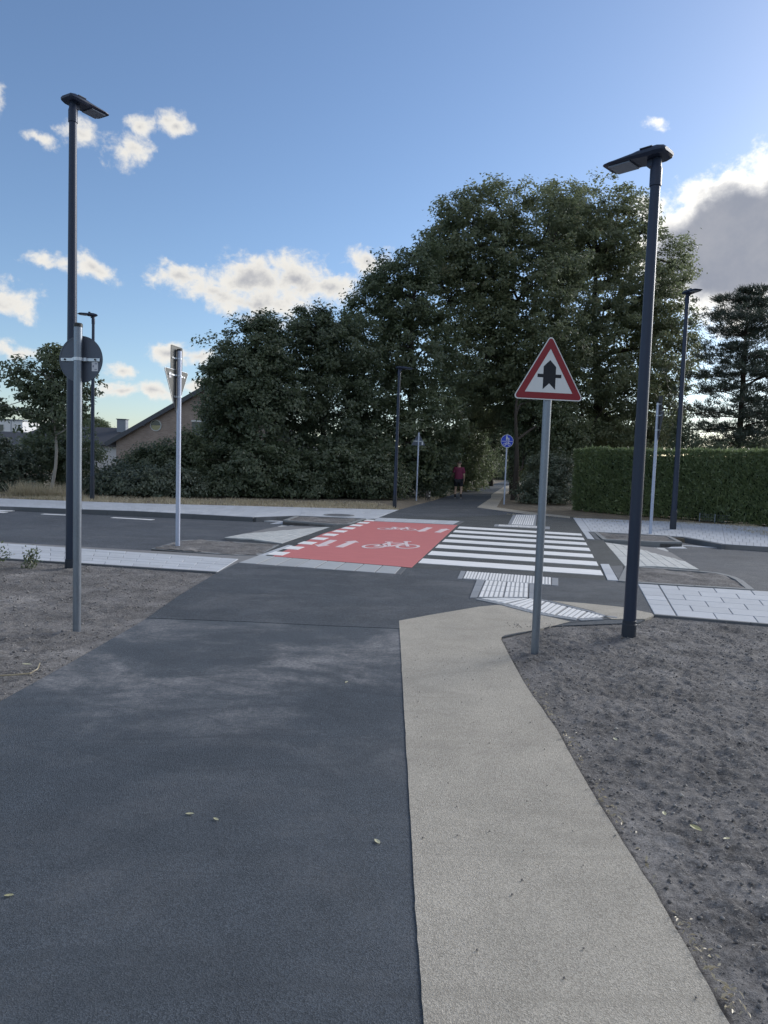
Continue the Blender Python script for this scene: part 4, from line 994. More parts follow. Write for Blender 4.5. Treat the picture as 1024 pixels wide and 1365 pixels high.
def tree(name, label, base, lobes, n_clumps, per, leaf, clump_r, mat, seed, trunk_r=.22, bark=None, group=None, cat='tree', shell=.45, twigs=60, trunk_top=None, droop=.3, flat=.62, edge=.25, limbs=True, up=.35, lean=None, aspect=.55):
    r_ = np.random.default_rng(seed); bx, by, bz = base
    t = thing(name, label, cat, base, 0, group)
    lob = [(x - bx, y - by, z - bz, a, b, c) for x, y, z, a, b, c in lobes]
    pts, out, cc = crown_points(lob, n_clumps, per, clump_r, r_, shell, flat, edge)
    keep = pts[:, 2] > .05; pts, out = pts[keep], out[keep]
    v, tr, a = leaf_quads(pts, leaf, r_, up, aspect, .25, out, droop)
    m = MB(); top = max(lob, key=lambda l: l[2])
    tt = Vector(trunk_top) - Vector(base) if trunk_top else Vector((top[0] * .8, top[1] * .8, top[2]))
    fork = Vector((0, 0, 0)).lerp(tt, .45)
    tp = limb(m, (0, 0, -.15), tt, trunk_r, trunk_r * .22, r_, .02, 10, 9)
    m.build('trunk', bark or BARK, t, 60)
    if limbs:
        m = MB(); hubs = []
        for l in lob:
            c = Vector(l[:3]); i = min(range(len(tp)), key=lambda j: (tp[j] - c).length + (3 if tp[j].z > c.z else 0))
            s = tp[max(1, min(i, len(tp) - 2))]
            if (c - s).length > .3: hubs += [(p, trunk_r * .38) for p in limb(m, s, c, trunk_r * .42, trunk_r * .14, r_, .06)]
        hubs += [(p, trunk_r * .4) for p in tp[3:]]
        for c in cc[r_.permutation(len(cc))[:twigs]]:
            c = Vector(c); h, hr = min(hubs, key=lambda q: (q[0] - c).length + (1.0 if q[0].z > c.z + .2 else 0))
            limb(m, h, c, max(.012, hr * .35), .008, r_, .06, 5, 4)
        m.build('limbs', bark or BARK, t, 60)
    stuff(link('crown', np_mesh('crown', v, None, tr, {'rnd': a}), mat, t))
    return t

def lobes_px(items, Y, dy=1.0):
    """(photo x, photo y, half width px, half height px[, extra distance]) -> ellipsoids at distance Y"""
    out = []
    for it in items:
        x, y, rx, ry = it[:4]; yy = Y + (it[4] if len(it) > 4 else 0); c = P(x, y, yy); k = yy / F_PX
        out.append((c.x, c.y, c.z, rx * k, max(.6, (rx * .9 + ry * .2) * k * dy), ry * k))
    return out
def bpt(px, Y, z=0.0): return (P(px, 640, Y).x, Y, z)

QUICK = False
q_ = .4 if QUICK else 1
C_ = lambda n: int(n * q_)
# the two tall trees right of the path: together they make the big dome
D1 = lobes_px([(640, 330, 62, 70), (668, 282, 40, 42), (612, 290, 36, 32), (690, 400, 80, 90), (600, 400, 52, 70), (650, 470, 70, 70, -1), (735, 330, 55, 80, 1), (590, 350, 36, 44), (720, 470, 60, 80, -1), (640, 540, 50, 36, 2), (722, 550, 50, 50)], 42)
tree('broadleaf_tree', 'tallest broadleaf tree, its crown rising above the red and white triangle sign', bpt(687, 44), D1, C_(1500), 60, .20, .60, LM['big'], 101, .34, twigs=170, trunk_top=tuple(P(668, 300, 42.5)), group='broadleaf trees behind the crossing')
D2 = lobes_px([(800, 310, 62, 56), (770, 292, 44, 40), (838, 300, 36, 38), (850, 370, 58, 66), (790, 400, 80, 90), (880, 400, 38, 52), (820, 480, 80, 80), (885, 470, 46, 60), (760, 520, 60, 66), (850, 555, 56, 46), (893, 545, 24, 40), (905, 350, 20, 30), (740, 280, 34, 30), (775, 575, 54, 34, -2), (835, 582, 50, 28, -2), (880, 580, 26, 26, -1)], 46)
tree('broadleaf_tree', 'broad leafy tree behind the clipped hedge and the thick dark street lamp', bpt(800, 46), D2, C_(1850), 60, .20, .62, LM['big'], 102, .36, twigs=170, trunk_top=tuple(P(800, 320, 46)), group='broadleaf trees behind the crossing')
# darker trees left of the path, stepping down to the left
E1 = lobes_px([(540, 400, 46, 50), (520, 372, 32, 28), (500, 420, 40, 50), (560, 470, 52, 66), (510, 500, 56, 70), (575, 560, 42, 60, -2), (545, 590, 40, 50, -3), (490, 580, 54, 66, -2), (560, 350, 28, 34)], 38)
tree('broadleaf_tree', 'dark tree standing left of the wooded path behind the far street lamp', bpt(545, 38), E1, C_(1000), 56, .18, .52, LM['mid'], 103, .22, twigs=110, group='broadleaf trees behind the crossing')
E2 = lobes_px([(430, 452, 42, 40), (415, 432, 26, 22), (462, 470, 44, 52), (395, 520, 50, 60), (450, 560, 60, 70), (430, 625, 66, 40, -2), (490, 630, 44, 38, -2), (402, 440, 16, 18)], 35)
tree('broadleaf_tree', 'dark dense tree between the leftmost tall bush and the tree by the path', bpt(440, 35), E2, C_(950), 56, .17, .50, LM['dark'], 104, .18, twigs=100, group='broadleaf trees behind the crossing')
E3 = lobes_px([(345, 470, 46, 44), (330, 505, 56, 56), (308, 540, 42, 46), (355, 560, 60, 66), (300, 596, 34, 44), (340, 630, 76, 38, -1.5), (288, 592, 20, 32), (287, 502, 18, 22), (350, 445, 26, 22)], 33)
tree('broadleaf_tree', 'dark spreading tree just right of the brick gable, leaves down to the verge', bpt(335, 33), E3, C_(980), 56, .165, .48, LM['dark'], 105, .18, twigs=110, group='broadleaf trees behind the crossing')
# low dark shrubs along their foot
for i, (x, y, rx, ry, Y, lab) in enumerate([(300, 648, 60, 24, 30.5, 'low dark shrub on the verge below the spreading tree right of the brick gable'), (400, 645, 60, 26, 31.5, 'low dark shrub on the verge at the foot of the dense tree'), (490, 640, 50, 32, 32.5, 'low dark shrub right behind the far street lamp at the pavement end'), (573, 632, 26, 34, 36, 'dark shrub behind the upright grey triangle seen from behind')]):
    tree('shrub', lab, bpt(x, Y), lobes_px([(x, y, rx, ry), (x - rx * .4, y + 4, rx * .6, ry * .8), (x + rx * .5, y + 2, rx * .55, ry * .9)], Y), C_(230), 52, .12, .42, LM['dark'], 120 + i, .06, cat='shrub', group='shrubs along the far verge', twigs=20)
# trees lining the path further in, left and right, and the gloom at its end
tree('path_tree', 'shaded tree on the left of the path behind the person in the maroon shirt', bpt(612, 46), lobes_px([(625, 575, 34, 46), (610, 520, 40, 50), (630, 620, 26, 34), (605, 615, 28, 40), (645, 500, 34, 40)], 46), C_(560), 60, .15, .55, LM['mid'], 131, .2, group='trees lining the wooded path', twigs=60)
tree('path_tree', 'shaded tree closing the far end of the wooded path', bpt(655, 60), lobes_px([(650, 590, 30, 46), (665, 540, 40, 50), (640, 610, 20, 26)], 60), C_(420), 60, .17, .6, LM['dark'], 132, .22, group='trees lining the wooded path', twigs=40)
tree('path_tree', 'dark trunked tree on the right of the path beside the blue round sign', bpt(685.5, 36), lobes_px([(715, 560, 40, 50, 2), (705, 610, 26, 30, 3), (740, 590, 40, 40, 3)], 38), C_(420), 58, .15, .55, LM['mid'], 133, .17, group='trees lining the wooded path', twigs=50, trunk_top=tuple(P(692, 520, 37)))
tree('shrub', 'sprawling shrub beside the blue round sign, left of the hedge end', bpt(728, 33), lobes_px([(728, 652, 36, 24), (712, 660, 22, 16), (748, 640, 24, 36, .6), (735, 625, 30, 26, 1.5)], 33), C_(330), 56, .11, .36, LM['bush'], 134, .05, cat='shrub', group='shrubs along the far verge', twigs=40)
tree('path_tree', 'small shaded tree on the inside of the bend where the wooded path disappears', bpt(690, 70), lobes_px([(688, 620, 22, 22), (705, 600, 30, 34), (672, 600, 24, 30)], 70), C_(300), 56, .17, .6, LM['dark'], 135, .15, group='trees lining the wooded path', twigs=30)
# pines behind the hedge
def pine(px, Y, top_px, spread, label, seed, first=.16):
    r_ = np.random.default_rng(seed); b = bpt(px, Y); t = thing('pine_tree', label, 'pine tree', b, 0, 'pine trees behind the hedge')
    H = height_at(b[0], b[1], top_px); m = MB(); tp = limb(m, (0, 0, -.1), (r_.normal(0, .12), 0, H), .24, .03, r_, .006, 10, 12); m.build('trunk', PINEB, t, 60)
    m = MB(); C = []; D = []
    nw = int(H / .64)
    for k in range(nw):
        z = H * (first + (1 - first) * (k + r_.random() * .7) / nw); u = z / H
        Lm = spread * (.42 + .58 * min(1, (1 - u) * 2.2)) * (1 if u < .88 else .6) * (.6 if u < .25 else 1)
        a0 = r_.random() * 6.28
        for j in range(r_.integers(4, 7)):
            a = a0 + j * 6.28 / 5 + r_.normal(0, .3); L = Lm * r_.uniform(.5, 1.15); rise = L * (.02 + .5 * max(0, u - .45)) + r_.normal(0, .1)
            i = min(len(tp) - 1, int(u * (len(tp) - 1))); s = Vector((tp[i].x, tp[i].y, z)); e = s + Vector((math.cos(a) * L, math.sin(a) * L, rise))
            pp = limb(m, s, e, .05 * (1.1 - u) + .012, .012, r_, .05, 5, 6)
            for q in range(int(16 * L / spread) + 8):
                w_ = .38 + .62 * r_.random(); p = pp[int(w_ * 6)] if w_ < 1 else pp[-1]
                side = Vector(r_.normal(0, 1, 3)) * .30 * L * (1 - abs(w_ - .7)) ; side.z *= .12
                C.append(tuple(p + side + Vector((0, 0, .08)))); D.append((math.cos(a), math.sin(a), .45))
    m.build('limbs', PINEB, t, 60)
    C = np.array(C); D = np.array(D); per = 30
    cc = np.repeat(C, per, 0); n = len(cc); o = r_.normal(size=(n, 3)); o[:, 2] = np.abs(o[:, 2]) * .9; o /= np.linalg.norm(o, axis=1, keepdims=True)
    o = o + np.repeat(D, per, 0) * .5; o /= np.linalg.norm(o, axis=1, keepdims=True)
    L = r_.uniform(.14, .30, (n, 1)); st = cc + r_.normal(0, .11, (n, 3)) * [1, 1, .5]; side = np.cross(o, r_.normal(size=(n, 3))); side /= np.linalg.norm(side, axis=1, keepdims=True); side *= .016
    v = np.stack([st - side, st + side, st + o * L + side * .4, st + o * L - side * .4], 1).reshape(-1, 3)
    stuff(link('needles', np_mesh('needles', v, np.arange(n * 4).reshape(n, 4), None, {'rnd': np.repeat(r_.random(n), 4)}), LM['pine'], t))
pine(978, 40, 354, 3.6, 'dark pine with layered branches behind the hedge, its trunk seen against bright sky', 201, .20)
pine(1062, 44, 385, 3.6, 'second pine half cut off behind the hedge, right of the other pine', 202, .18)
tree('shrub', 'low dark shrub showing above the hedge under the pine', bpt(960, 37), lobes_px([(915, 592, 22, 14), (950, 600, 26, 9), (1030, 598, 30, 10), (900, 575, 16, 22)], 37), C_(170), 40, .13, .5, LM['dark'], 204, .06, cat='shrub', twigs=20, group='shrubs along the far verge')

# clipped hedge: inner body, leaf sprays standing off it, wire fence along its foot
hl, hr_ = Vector((7.52, 28.4, 0)), Vector((12.9, 22.75, 0)); hd = (hr_ - hl).normalized(); L_h = (hr_ - hl).length * 1.9; hn = Vector((hd.y, -hd.x, 0))
if hn.y > 0: hn = -hn
hang = math.atan2(hd.y, hd.x); Hh, Th = 2.42, 1.5
t = thing('hedge', 'long clipped green conifer hedge with a flat top on the far right pavement', 'hedge', tuple(hl), hang)
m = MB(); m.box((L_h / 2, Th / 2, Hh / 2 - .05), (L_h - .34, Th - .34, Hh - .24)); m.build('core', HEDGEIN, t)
r_ = np.random.default_rng(33)
def hedge_face(n, f):
    u, w_ = r_.random(n), r_.random(n); return f(u, w_)
def bump(a, b): return .22 * (fbm(a, b, 1.1, 3, 9) - .5) + .13 * (fbm(a, b, 5, 2, 19) - .5)
nf = C_(62000)
u, z = r_.random(nf) * L_h, r_.random(nf) ** .9 * Hh
fr = np.stack([u, bump(u, z) - .02 + .10 * r_.random(nf) + .05 * np.clip((z - Hh + .25) / .25, 0, 1), z], 1); fo = np.tile([0, -1., .15], (nf, 1))
nt = C_(16000); u, w_ = r_.random(nt) * L_h, r_.random(nt) * Th
tpz = np.stack([u, w_, Hh - .04 + bump(u, w_ + 9) + .05 * r_.random(nt)], 1); to = np.tile([0, -.2, 1.], (nt, 1))
ne = C_(9000); w_, z = r_.random(ne) * Th, r_.random(ne) * Hh
en = np.stack([bump(w_, z + 5) + .04 + .08 * r_.random(ne), w_, z], 1); eo = np.tile([-1., -.2, .1], (ne, 1))
C = np.concatenate([fr, tpz, en]); O = np.concatenate([fo, to, eo]); n = len(C)
d = r_.normal(size=(n, 3)) * .55 + O * .55 + [0, 0, .75]; d /= np.linalg.norm(d, axis=1, keepdims=True); s = np.cross(d, O + r_.normal(size=(n, 3)) * .6); s /= np.linalg.norm(s, axis=1, keepdims=True)
Lf = r_.uniform(.05, .13, (n, 1)); Lf[r_.random(n) < .05] *= 1.7; wd = Lf * .17
v = np.stack([C - s * wd * .6, C + s * wd * .6, C + d * Lf * .6 + s * wd, C + d * Lf, C + d * Lf * .6 - s * wd], 1)
iq = np.arange(n * 5).reshape(n, 5)
stuff(link('foliage', np_mesh('foliage', v.reshape(-1, 3), iq[:, [0, 1, 2, 4]], iq[:, [4, 2, 3]], {'rnd': np.repeat(r_.random(n), 5)}), LM['hedge'], t))
t = thing('wire_fence', 'low wire mesh fence along the foot of the clipped hedge', 'fence', tuple(hl), hang)
fx = ((Vector((*G(905.5, 697), 0)) - hl).dot(hd), (Vector((*G(929.7, 698.5), 0)) - hl).dot(hd)); st_ = fx[1] - fx[0]
for k in range(0, 2):
    m = MB(); m.tube([(fx[0] + k * st_, -.11, 0), (fx[0] + k * st_, -.11, .30)], .020, 8); m.build('fence_post', MT['steel'], t)
m = MB(); f0 = fx[0]; nw_ = int(st_ * 1.9 / .075)
for k in range(nw_): m.tube([(f0 + k * .075, -.095, .02), (f0 + k * .075, -.095, .27)], .003, 4, cap=False)
for z in (.05, .16, .26): m.tube([(f0, -.092, z), (f0 + st_ * 1.9, -.092, z)], .003, 4, cap=False)
stuff(m.build('wire', MT['steel'], t))

# young tree with pale wrapped trunk on the left verge
yb = bpt(65, 26.5); Yt = 26.5
yt_ = tree('young_tree', 'young tree with a pale trunk on the left verge behind the round sign', yb, lobes_px([(75, 540, 42, 36), (95, 500, 32, 34), (60, 560, 34, 22), (35, 505, 18, 22), (48, 530, 26, 24), (70, 465, 11, 18), (70, 485, 16, 16), (10, 548, 18, 11), (22, 492, 12, 14), (-4, 542, 16, 9), (104, 565, 20, 18)], Yt, 1), C_(320), 32, .15, .34, LM['dark'], 301, .075, BARKP, None, 'tree', .25, 70, tuple(P(74, 500, Yt)), .3)
# bushes along the left verge
for i, (it, Y, n, mt, lab) in enumerate([
    ([(5, 625, 38, 32), (28, 640, 26, 24), (-20, 610, 34, 38)], 28, 300, 'bush', 'rounded green bush at the far left verge left of the young tree'),
    ([(70, 622, 44, 34), (105, 612, 32, 40), (50, 600, 26, 20), (88, 595, 30, 26)], 30, 330, 'dark', 'dark bush right behind the pale trunk of the young tree'),
    ([(142, 648, 20, 16), (158, 642, 18, 18)], 29, 170, 'bush', 'low bush by the slim street lamp in front of the white house wall'),
    ([(205, 622, 40, 26), (172, 632, 24, 18), (232, 612, 26, 28), (215, 602, 22, 12), (190, 612, 20, 14)], 31, 360, 'dark', 'tall bush in front of the brick gable'),
    ([(185, 645, 60, 20), (140, 652, 34, 14), (232, 645, 40, 22), (215, 640, 30, 18)], 28.5, 380, 'bush', 'sprawling bramble bush on the verge below the brick gable'),
    ([(260, 630, 22, 34), (254, 606, 14, 26), (249, 585, 7, 16)], 31, 190, 'mid', 'greener bush between the brick gable and the dark spreading tree')]):
    tree('bush', lab, bpt(it[0][0], Y), lobes_px(it, Y), C_(n), 46, .12, .36, LM[mt], 320 + i, .05, cat='bush', group='bushes along the left verge', twigs=40, edge=.5)
# distant trees above the roofs on the left
for i, (x, y, rx, ry, Y, lab) in enumerate([(132, 568, 9, 8, 90, 'small distant tree just left of the chimney, above the dark roof'), (112, 562, 12, 10, 95, 'distant tree top behind the round sign post'), (56, 600, 24, 12, 60, 'broad distant tree in front of the white house at the far left')]):
    tree('distant_tree', lab, bpt(x, Y), lobes_px([(x, y, rx, ry), (x + rx * .5, y + ry * .6, rx, ry)], Y), C_(160), 40, .2, .6, LM['mid'], 340 + i, .15, group='distant trees over the roofs', twigs=20)
# the wood that closes the view behind the path and the hedge
wood = []
r_ = np.random.default_rng(55)
for k in range(34):
    Y = r_.uniform(84, 110); x = r_.uniform(540, 800); wood += lobes_px([(x, 640 - r_.uniform(0, 60), r_.uniform(18, 34), r_.uniform(18, 34))], Y)
for k in range(22):
    Y = r_.uniform(46, 56); x = r_.uniform(290, 600); wood += lobes_px([(x, 640 - r_.uniform(0, 60), r_.uniform(20, 36), r_.uniform(18, 30))], Y)
for k in range(8):
    Y = r_.uniform(50, 60); x = r_.uniform(720, 830); wood += lobes_px([(x, 640 - r_.uniform(0, 50), r_.uniform(20, 36), r_.uniform(18, 30))], Y)
pts, out, cc = crown_points(wood, C_(2400), 50, .9, r_, .3); v, tr, a = leaf_quads(pts, .3, r_, .35, .55, .25, out, .2)
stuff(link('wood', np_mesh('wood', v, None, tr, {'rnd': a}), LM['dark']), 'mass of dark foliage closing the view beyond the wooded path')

# dry grass on the far verge
def blades(name, polyline, depth, n, hmin, hmax, mat, seed, label, wd=.012, z0=-.01, clump=.0, taper=True):
    r_ = np.random.default_rng(seed); P_ = np.array(polyline); seg = np.diff(P_, axis=0); ln = np.hypot(*seg.T); cum = np.concatenate([[0], np.cumsum(ln)])
    s = r_.random(n) * cum[-1]; i = np.clip(np.searchsorted(cum, s) - 1, 0, len(seg) - 1); t = (s - cum[i]) / ln[i]; q = P_[i] + seg[i] * t[:, None]
    dd = r_.random(n) ** 1.2 * depth; nr = np.stack([-seg[i][:, 1], seg[i][:, 0]], 1) / ln[i][:, None]; q = q + nr * dd[:, None]
    dens = fbm(q[:, 0], q[:, 1], 1.2, 3, seed); keep = r_.random(n) < np.clip((dens - .3) * 3, .1, 1); q, dens = q[keep], dens[keep]; n = len(q)
    h = (hmin + (hmax - hmin) * r_.random(n) ** 2) * (.5 + dens); a = r_.uniform(0, 6.28, n); b = np.stack([np.cos(a), np.sin(a)], 1) * wd; ln_ = r_.normal(0, .45, (n, 2)) * h[:, None]
    z = np.full(n, z0)
    v = np.stack([np.c_[q - b, z], np.c_[q + b, z], np.c_[q + ln_, z + h]], 1).reshape(-1, 3)
    return stuff(link(name, np_mesh(name, v, None, np.arange(n * 3).reshape(n, 3), {'rnd': np.repeat(r_.random(n), 3)}), mat), label)
edge_l = [far_edge[3], far_edge[2], far_edge[1], far_edge[0]]; edge_l = [ext(edge_l[1], edge_l[0], 1.6)] + edge_l[1:]
blades('dry_grass', edge_l, 3.6, C_(30000), .03, .13, LM['straw'], 61, 'strip of dry yellow grass on the far verge along the pale pavement')
yx, yy = yb[0], yb[1]
blades('dry_grass', [(yx - 1.1, yy - .9), (yx + 1.2, yy - .9)], 1.0, C_(2600),   .2, .6, LM['straw'], 62, 'tuft of tall dry grass round the pale trunk of the young tree', .012)
blades('verge_grass', [G(579, 666), G(622, 653.5), G(660, 645)], 1.2, C_(5000), .04, .16, LM['straw'], 63, 'dry grass border on the left of the wooded path')
blades('verge_grass', [(12.0, 17.5), G(1000, 700), G(764, 690), G(716, 685)], 1.6, C_(9000), .02, .08, LM['straw'], 64, 'thin dry growth in front of the hedge and the sprawling shrub', .01) 

# ================================================================== HOUSES ON THE LEFT
def brickmat():
    m, n, o = new_mat('brick wall'); p = objpos(n)
    v = n.n('ShaderNodeMapping', {'Vector': p, 'Rotation': (R(90), 0, 0)})
    br = n.n('ShaderNodeTexBrick', {'Vector': v, 'Color1': (.31, .235, .205, 1), 'Color2': (.40, .315, .275, 1), 'Mortar': (.36, .33, .31, 1), 'Scale': 1.0, 'Mortar Size': .012, 'Brick Width': .25, 'Row Height': .08})
    f = n.noise(p, 1.5, 5, .6); c = n.vmath('SCALE', br); m.node_tree.links.new(n.math('ADD', .75, n.math('MULTIPLY', f, .5)), c.node.inputs['Scale'])
    return finish(m, n, o, c, .9, 0, f, .2, .01, .2)
MH = dict(brick=brickmat(), tile=plain('dark roof tiles', (.050, .052, .062), .7, 0, .3, 2.5), fascia=plain('roof edge board', (.075, .085, .105), .6), render=plain('white render', (.74, .75, .77), .9, 0, .08, 1.2), wframe=plain('window frame', (.60, .62, .62), .5), glass=plain('window glass', (.05, .07, .09), .08, 0, .1), blind=plain('yellowish blind', (.42, .41, .25), .7), grey=plain('grey cladding', (.25, .28, .33), .7))
def roof_slab(m, a, b, c, d, th):
    """sloping slab over four corner points"""
    q = [Vector(p) for p in (a, b, c, d)]; n_ = (q[1] - q[0]).cross(q[3] - q[0]).normalized()
    if n_.z < 0: n_ = -n_
    lo = [p - n_ * th for p in q]
    m.add(q + lo, [(0, 1, 2, 3), (7, 6, 5, 4)] + [(i, 4 + i, 4 + (i + 1) % 4, (i + 1) % 4) for i in range(4)])
Yh = 52.0
eave = P(139, 590, Yh); apex = P(276, 511, Yh); half = apex.x - eave.x; ez, az_ = eave.z, apex.z
t = thing('brick_house', 'brick house with a wide gable, dark roof edge and a round window, behind the bushes', 'house', (apex.x, Yh, 0))
wz = ez - .15; inset = .75; k = (az_ - ez) / half
wall = MB(); y1 = 14
gz = lambda x: az_ - .22 - k * abs(x)
outl = [(-half + inset, 0), (half - inset, 0), (half - inset, gz(half - inset)), (0, gz(0)), (-half + inset, gz(half - inset))]
wall.extrude(outl, Matrix.Identity(4), .35, y1); wall.build('wall', MH['brick'], t)
r1 = MB(); roof_slab(r1, (-half, 0, ez), (0, 0, az_), (0, y1 + .5, az_), (-half, y1 + .5, ez), .16); r1.build('roof', MH['tile'], t)
r2 = MB(); roof_slab(r2, (0, 0, az_ - .003), (half, 0, ez), (half, y1 + .5, ez), (0, y1 + .5, az_ - .003), .16); r2.build('roof', MH['tile'], t)
for s in (-1, 1):
    f = MB(); roof_slab(f, (s * half, -.05, ez - .02), (0, -.05, az_ - .02), (0, 0.0, az_ - .02), (s * half, 0.0, ez - .02), .30); f.build('verge_board', MH['fascia'], t)
    for q in (.28, .62):
        x = s * half * q; f = MB(); f.box((x, .18, gz(x) - .06), (.16, .40, .22)); f.build('purlin_end', MH['grey'], t)
rw = P(208, 567, Yh + .35); lx, lz = rw.x - apex.x, rw.z
Mw = Matrix.Translation((lx, .35, lz)); rr = .36
f = MB(); nn = 32
ringw = ring(t, 'round_window', circ(rr + .06, nn), circ(rr, nn), Mw, -.02, MH['wframe'], .05)
flat(ringw, 'pane', circ(rr, nn), Mw, -.006, MH['glass'], th=.012)
flat(ringw, 'blind', [(rr * .97 * math.cos(a), rr * .97 * math.sin(a)) for a in np.linspace(R(180), R(360), 20)], Mw, -.022, MH['blind'], th=.006)
wl = P(262, 561, Yh); f = MB(); f.box((wl.x - apex.x + .3, .30, wl.z), (1.5, .08, .12)); f.build('window_lintel', MH['render'], t)
f = MB(); f.box((wl.x - apex.x + .3, .33, wl.z - .85), (1.4, .06, 1.5)); f.build('window', MH['glass'], t)
# chimney and dark roof of the house next to it
Yc = 66.0
a0 = P(96, 590, Yc); a1 = P(176, 590, Yc + 2); r0 = P(96, 571, Yc); rt0_ = P(100, 571.5, Yc)
t = thing('white_house', 'white rendered house with a dark roof and chimney, left of the brick gable', 'house', (a0.x, Yc, 0))
W_ = P(190, 590, Yc).x - a0.x + 3; hz = a0.z - .1; rz_ = r0.z
m = MB(); m.box((W_ / 2 - 3, 4.5, hz / 2), (W_ + 5, 8.4, hz)); m.build('wall', MH['render'], t)
m = MB(); roof_slab(m, (-6, -.4, hz), (W_, -.4, hz), (W_ - 1, 4.5, rz_ + .35), (-4.5, 4.5, rz_ + .35), .18); m.build('roof', MH['tile'], t)
m = MB(); roof_slab(m, (-6, 9.4, hz), (W_, 9.4, hz), (W_ - 1, 4.505, rz_ + .345), (-4.5, 4.505, rz_ + .345), .18); m.build('roof', MH['tile'], t)
ch = P(163, 569, Yc + 3.5); m = MB(); m.box((ch.x - a0.x, 3.6, ch.z + .05), (.85, .7, 1.3)); c_ = m.build('chimney', MH['grey'], t)
m = MB(); m.box((ch.x - a0.x, 3.6, ch.z + .73), (1.0, .85, .07)); m.build('chimney_cap', MH['fascia'], c_)
for px in (116, 119.5):
    w1 = P(px, 600.5, Yc); m = MB(); m.box((w1.x - a0.x, .27, w1.z), (.22, .08, .8)); fr = m.build('window', MH['wframe'], t)
    m = MB(); m.box((w1.x - a0.x, .225, w1.z), (.15, .02, .7)); m.build('pane', MH['glass'], fr)
w1 = P(117.8, 600.5, Yc)
# modern white block and the low roof in front of it, far left
Yb = 75.0; b0 = P(30, 588, Yb); bt = P(30, 561, Yb)
t = thing('white_block', 'modern white flat roofed house at the far left edge, above the bushes', 'house', (b0.x, Yb, 0))
m = MB(); m.box((-6, 5, bt.z / 2), (12, 10, bt.z)); m.build('wall', MH['render'], t)
m = MB(); m.box((-6, 5, bt.z + .06), (12.2, 10.2, .14)); m.build('roof_edge', MH['grey'], t)
m = MB(); z_ = P(20, 577.5, Yb).z; m.box((-6, -.03, z_), (12.02, .06, .08)); m.build('string_course', MH['grey'], t)
xw = P(15, 570, Yb).x - b0.x; m = MB(); m.box((xw, -.02, P(15, 570, Yb).z), (.05, .05, 1.7)); m.build('wall_joint', MH['grey'], t)
wq = P(0, 570, Yb); m = MB(); m.box((wq.x - b0.x, -.02, wq.z), (.9, .06, .75)); fr = m.build('window', MH['wframe'], t); m = MB(); m.box((wq.x - b0.x, -.055, wq.z), (.78, .02, .64)); m.build('pane', MH['glass'], fr)
Yl = 62.0; l0 = P(38, 592, Yl); l1 = P(30, 580, Yl)
t = thing('low_house', 'low white house with a dark shallow roof, right below the modern white block', 'house', (l0.x, Yl, 0))
m = MB(); m.box((-1.4, 4, l0.z / 2 - .1), (9, 7, l0.z - .2)); m.build('wall', MH['render'], t)
m = MB(); roof_slab(m, (-6.3, -.1, l0.z - .15), (3.6, -.1, l0.z - .15), (2.2, 4, P(38, 578.5, Yl).z + .25), (-5, 4, P(38, 578.5, Yl).z + .25), .15); m.build('roof', MH['tile'], t)
m = MB(); roof_slab(m, (-6.3, 8.1, l0.z - .15), (3.6, 8.1, l0.z - .15), (2.2, 4.004, P(38, 578.5, Yl).z + .246), (-5, 4.004, P(38, 578.5, Yl).z + .246), .15); m.build('roof', MH['tile'], t)
# thin aerial masts rising above the dark trees
for px, ty, lab in ((352, 405, 'thin aerial mast above the dark spreading tree, the left one of two'), (402, 398, 'thin aerial mast above the dense dark tree, the right one of two')):
    b = bpt(px, 70); m = MB(); H = height_at(b[0], b[1], ty); t = thing('aerial_mast', lab, 'mast', b, 0, 'aerial masts behind the dark trees')
    m.tube([(0, 0, 0), (0, 0, H)], [.05, .018], 6); m.build('mast_pole', MT['steel'], t)

# ================================================================== PERSON AND DOG
def skin(name, verts, edges, radii, mat, parent, sub=2, root=0):
    me = bpy.data.meshes.new(name); me.from_pydata([Vector(v) for v in verts], edges, []); me.update()
    o = link(name, me, None, None)
    md = o.modifiers.new('skin', 'SKIN'); md.use_smooth_shade = True
    for i, r_ in enumerate(radii):
        me.skin_vertices[0].data[i].radius = (r_, r_) if not hasattr(r_, '__len__') else r_
        me.skin_vertices[0].data[i].use_root = (i == root)
    o.modifiers.new('sub', 'SUBSURF').levels = sub
    dg = bpy.context.evaluated_depsgraph_get(); me2 = bpy.data.meshes.new_from_object(o.evaluated_get(dg)); bpy.data.objects.remove(o); me2.name = name
    o = link(name, me2, mat, parent); me2.polygons.foreach_set('use_smooth', np.ones(len(me2.polygons), bool)); return o
skinm = plain('skin', (.50, .34, .26), .55, 0, .06); shirt = plain('maroon cloth', (.19, .030, .075), .85, 0, .15, 14); shorts = plain('dark shorts', (.018, .020, .028), .85); shoe = plain('dark shoe', (.025, .025, .03), .6); sole = plain('pale sole', (.5, .5, .5), .6); hair = plain('short grey hair', (.11, .09, .08), .8)
px_, py_ = G(610.5, 664); S = 1.03
t = thing('person', 'person in a maroon T-shirt and dark shorts walking away along the wooded path', 'person', (px_, py_, 0), R(-8))
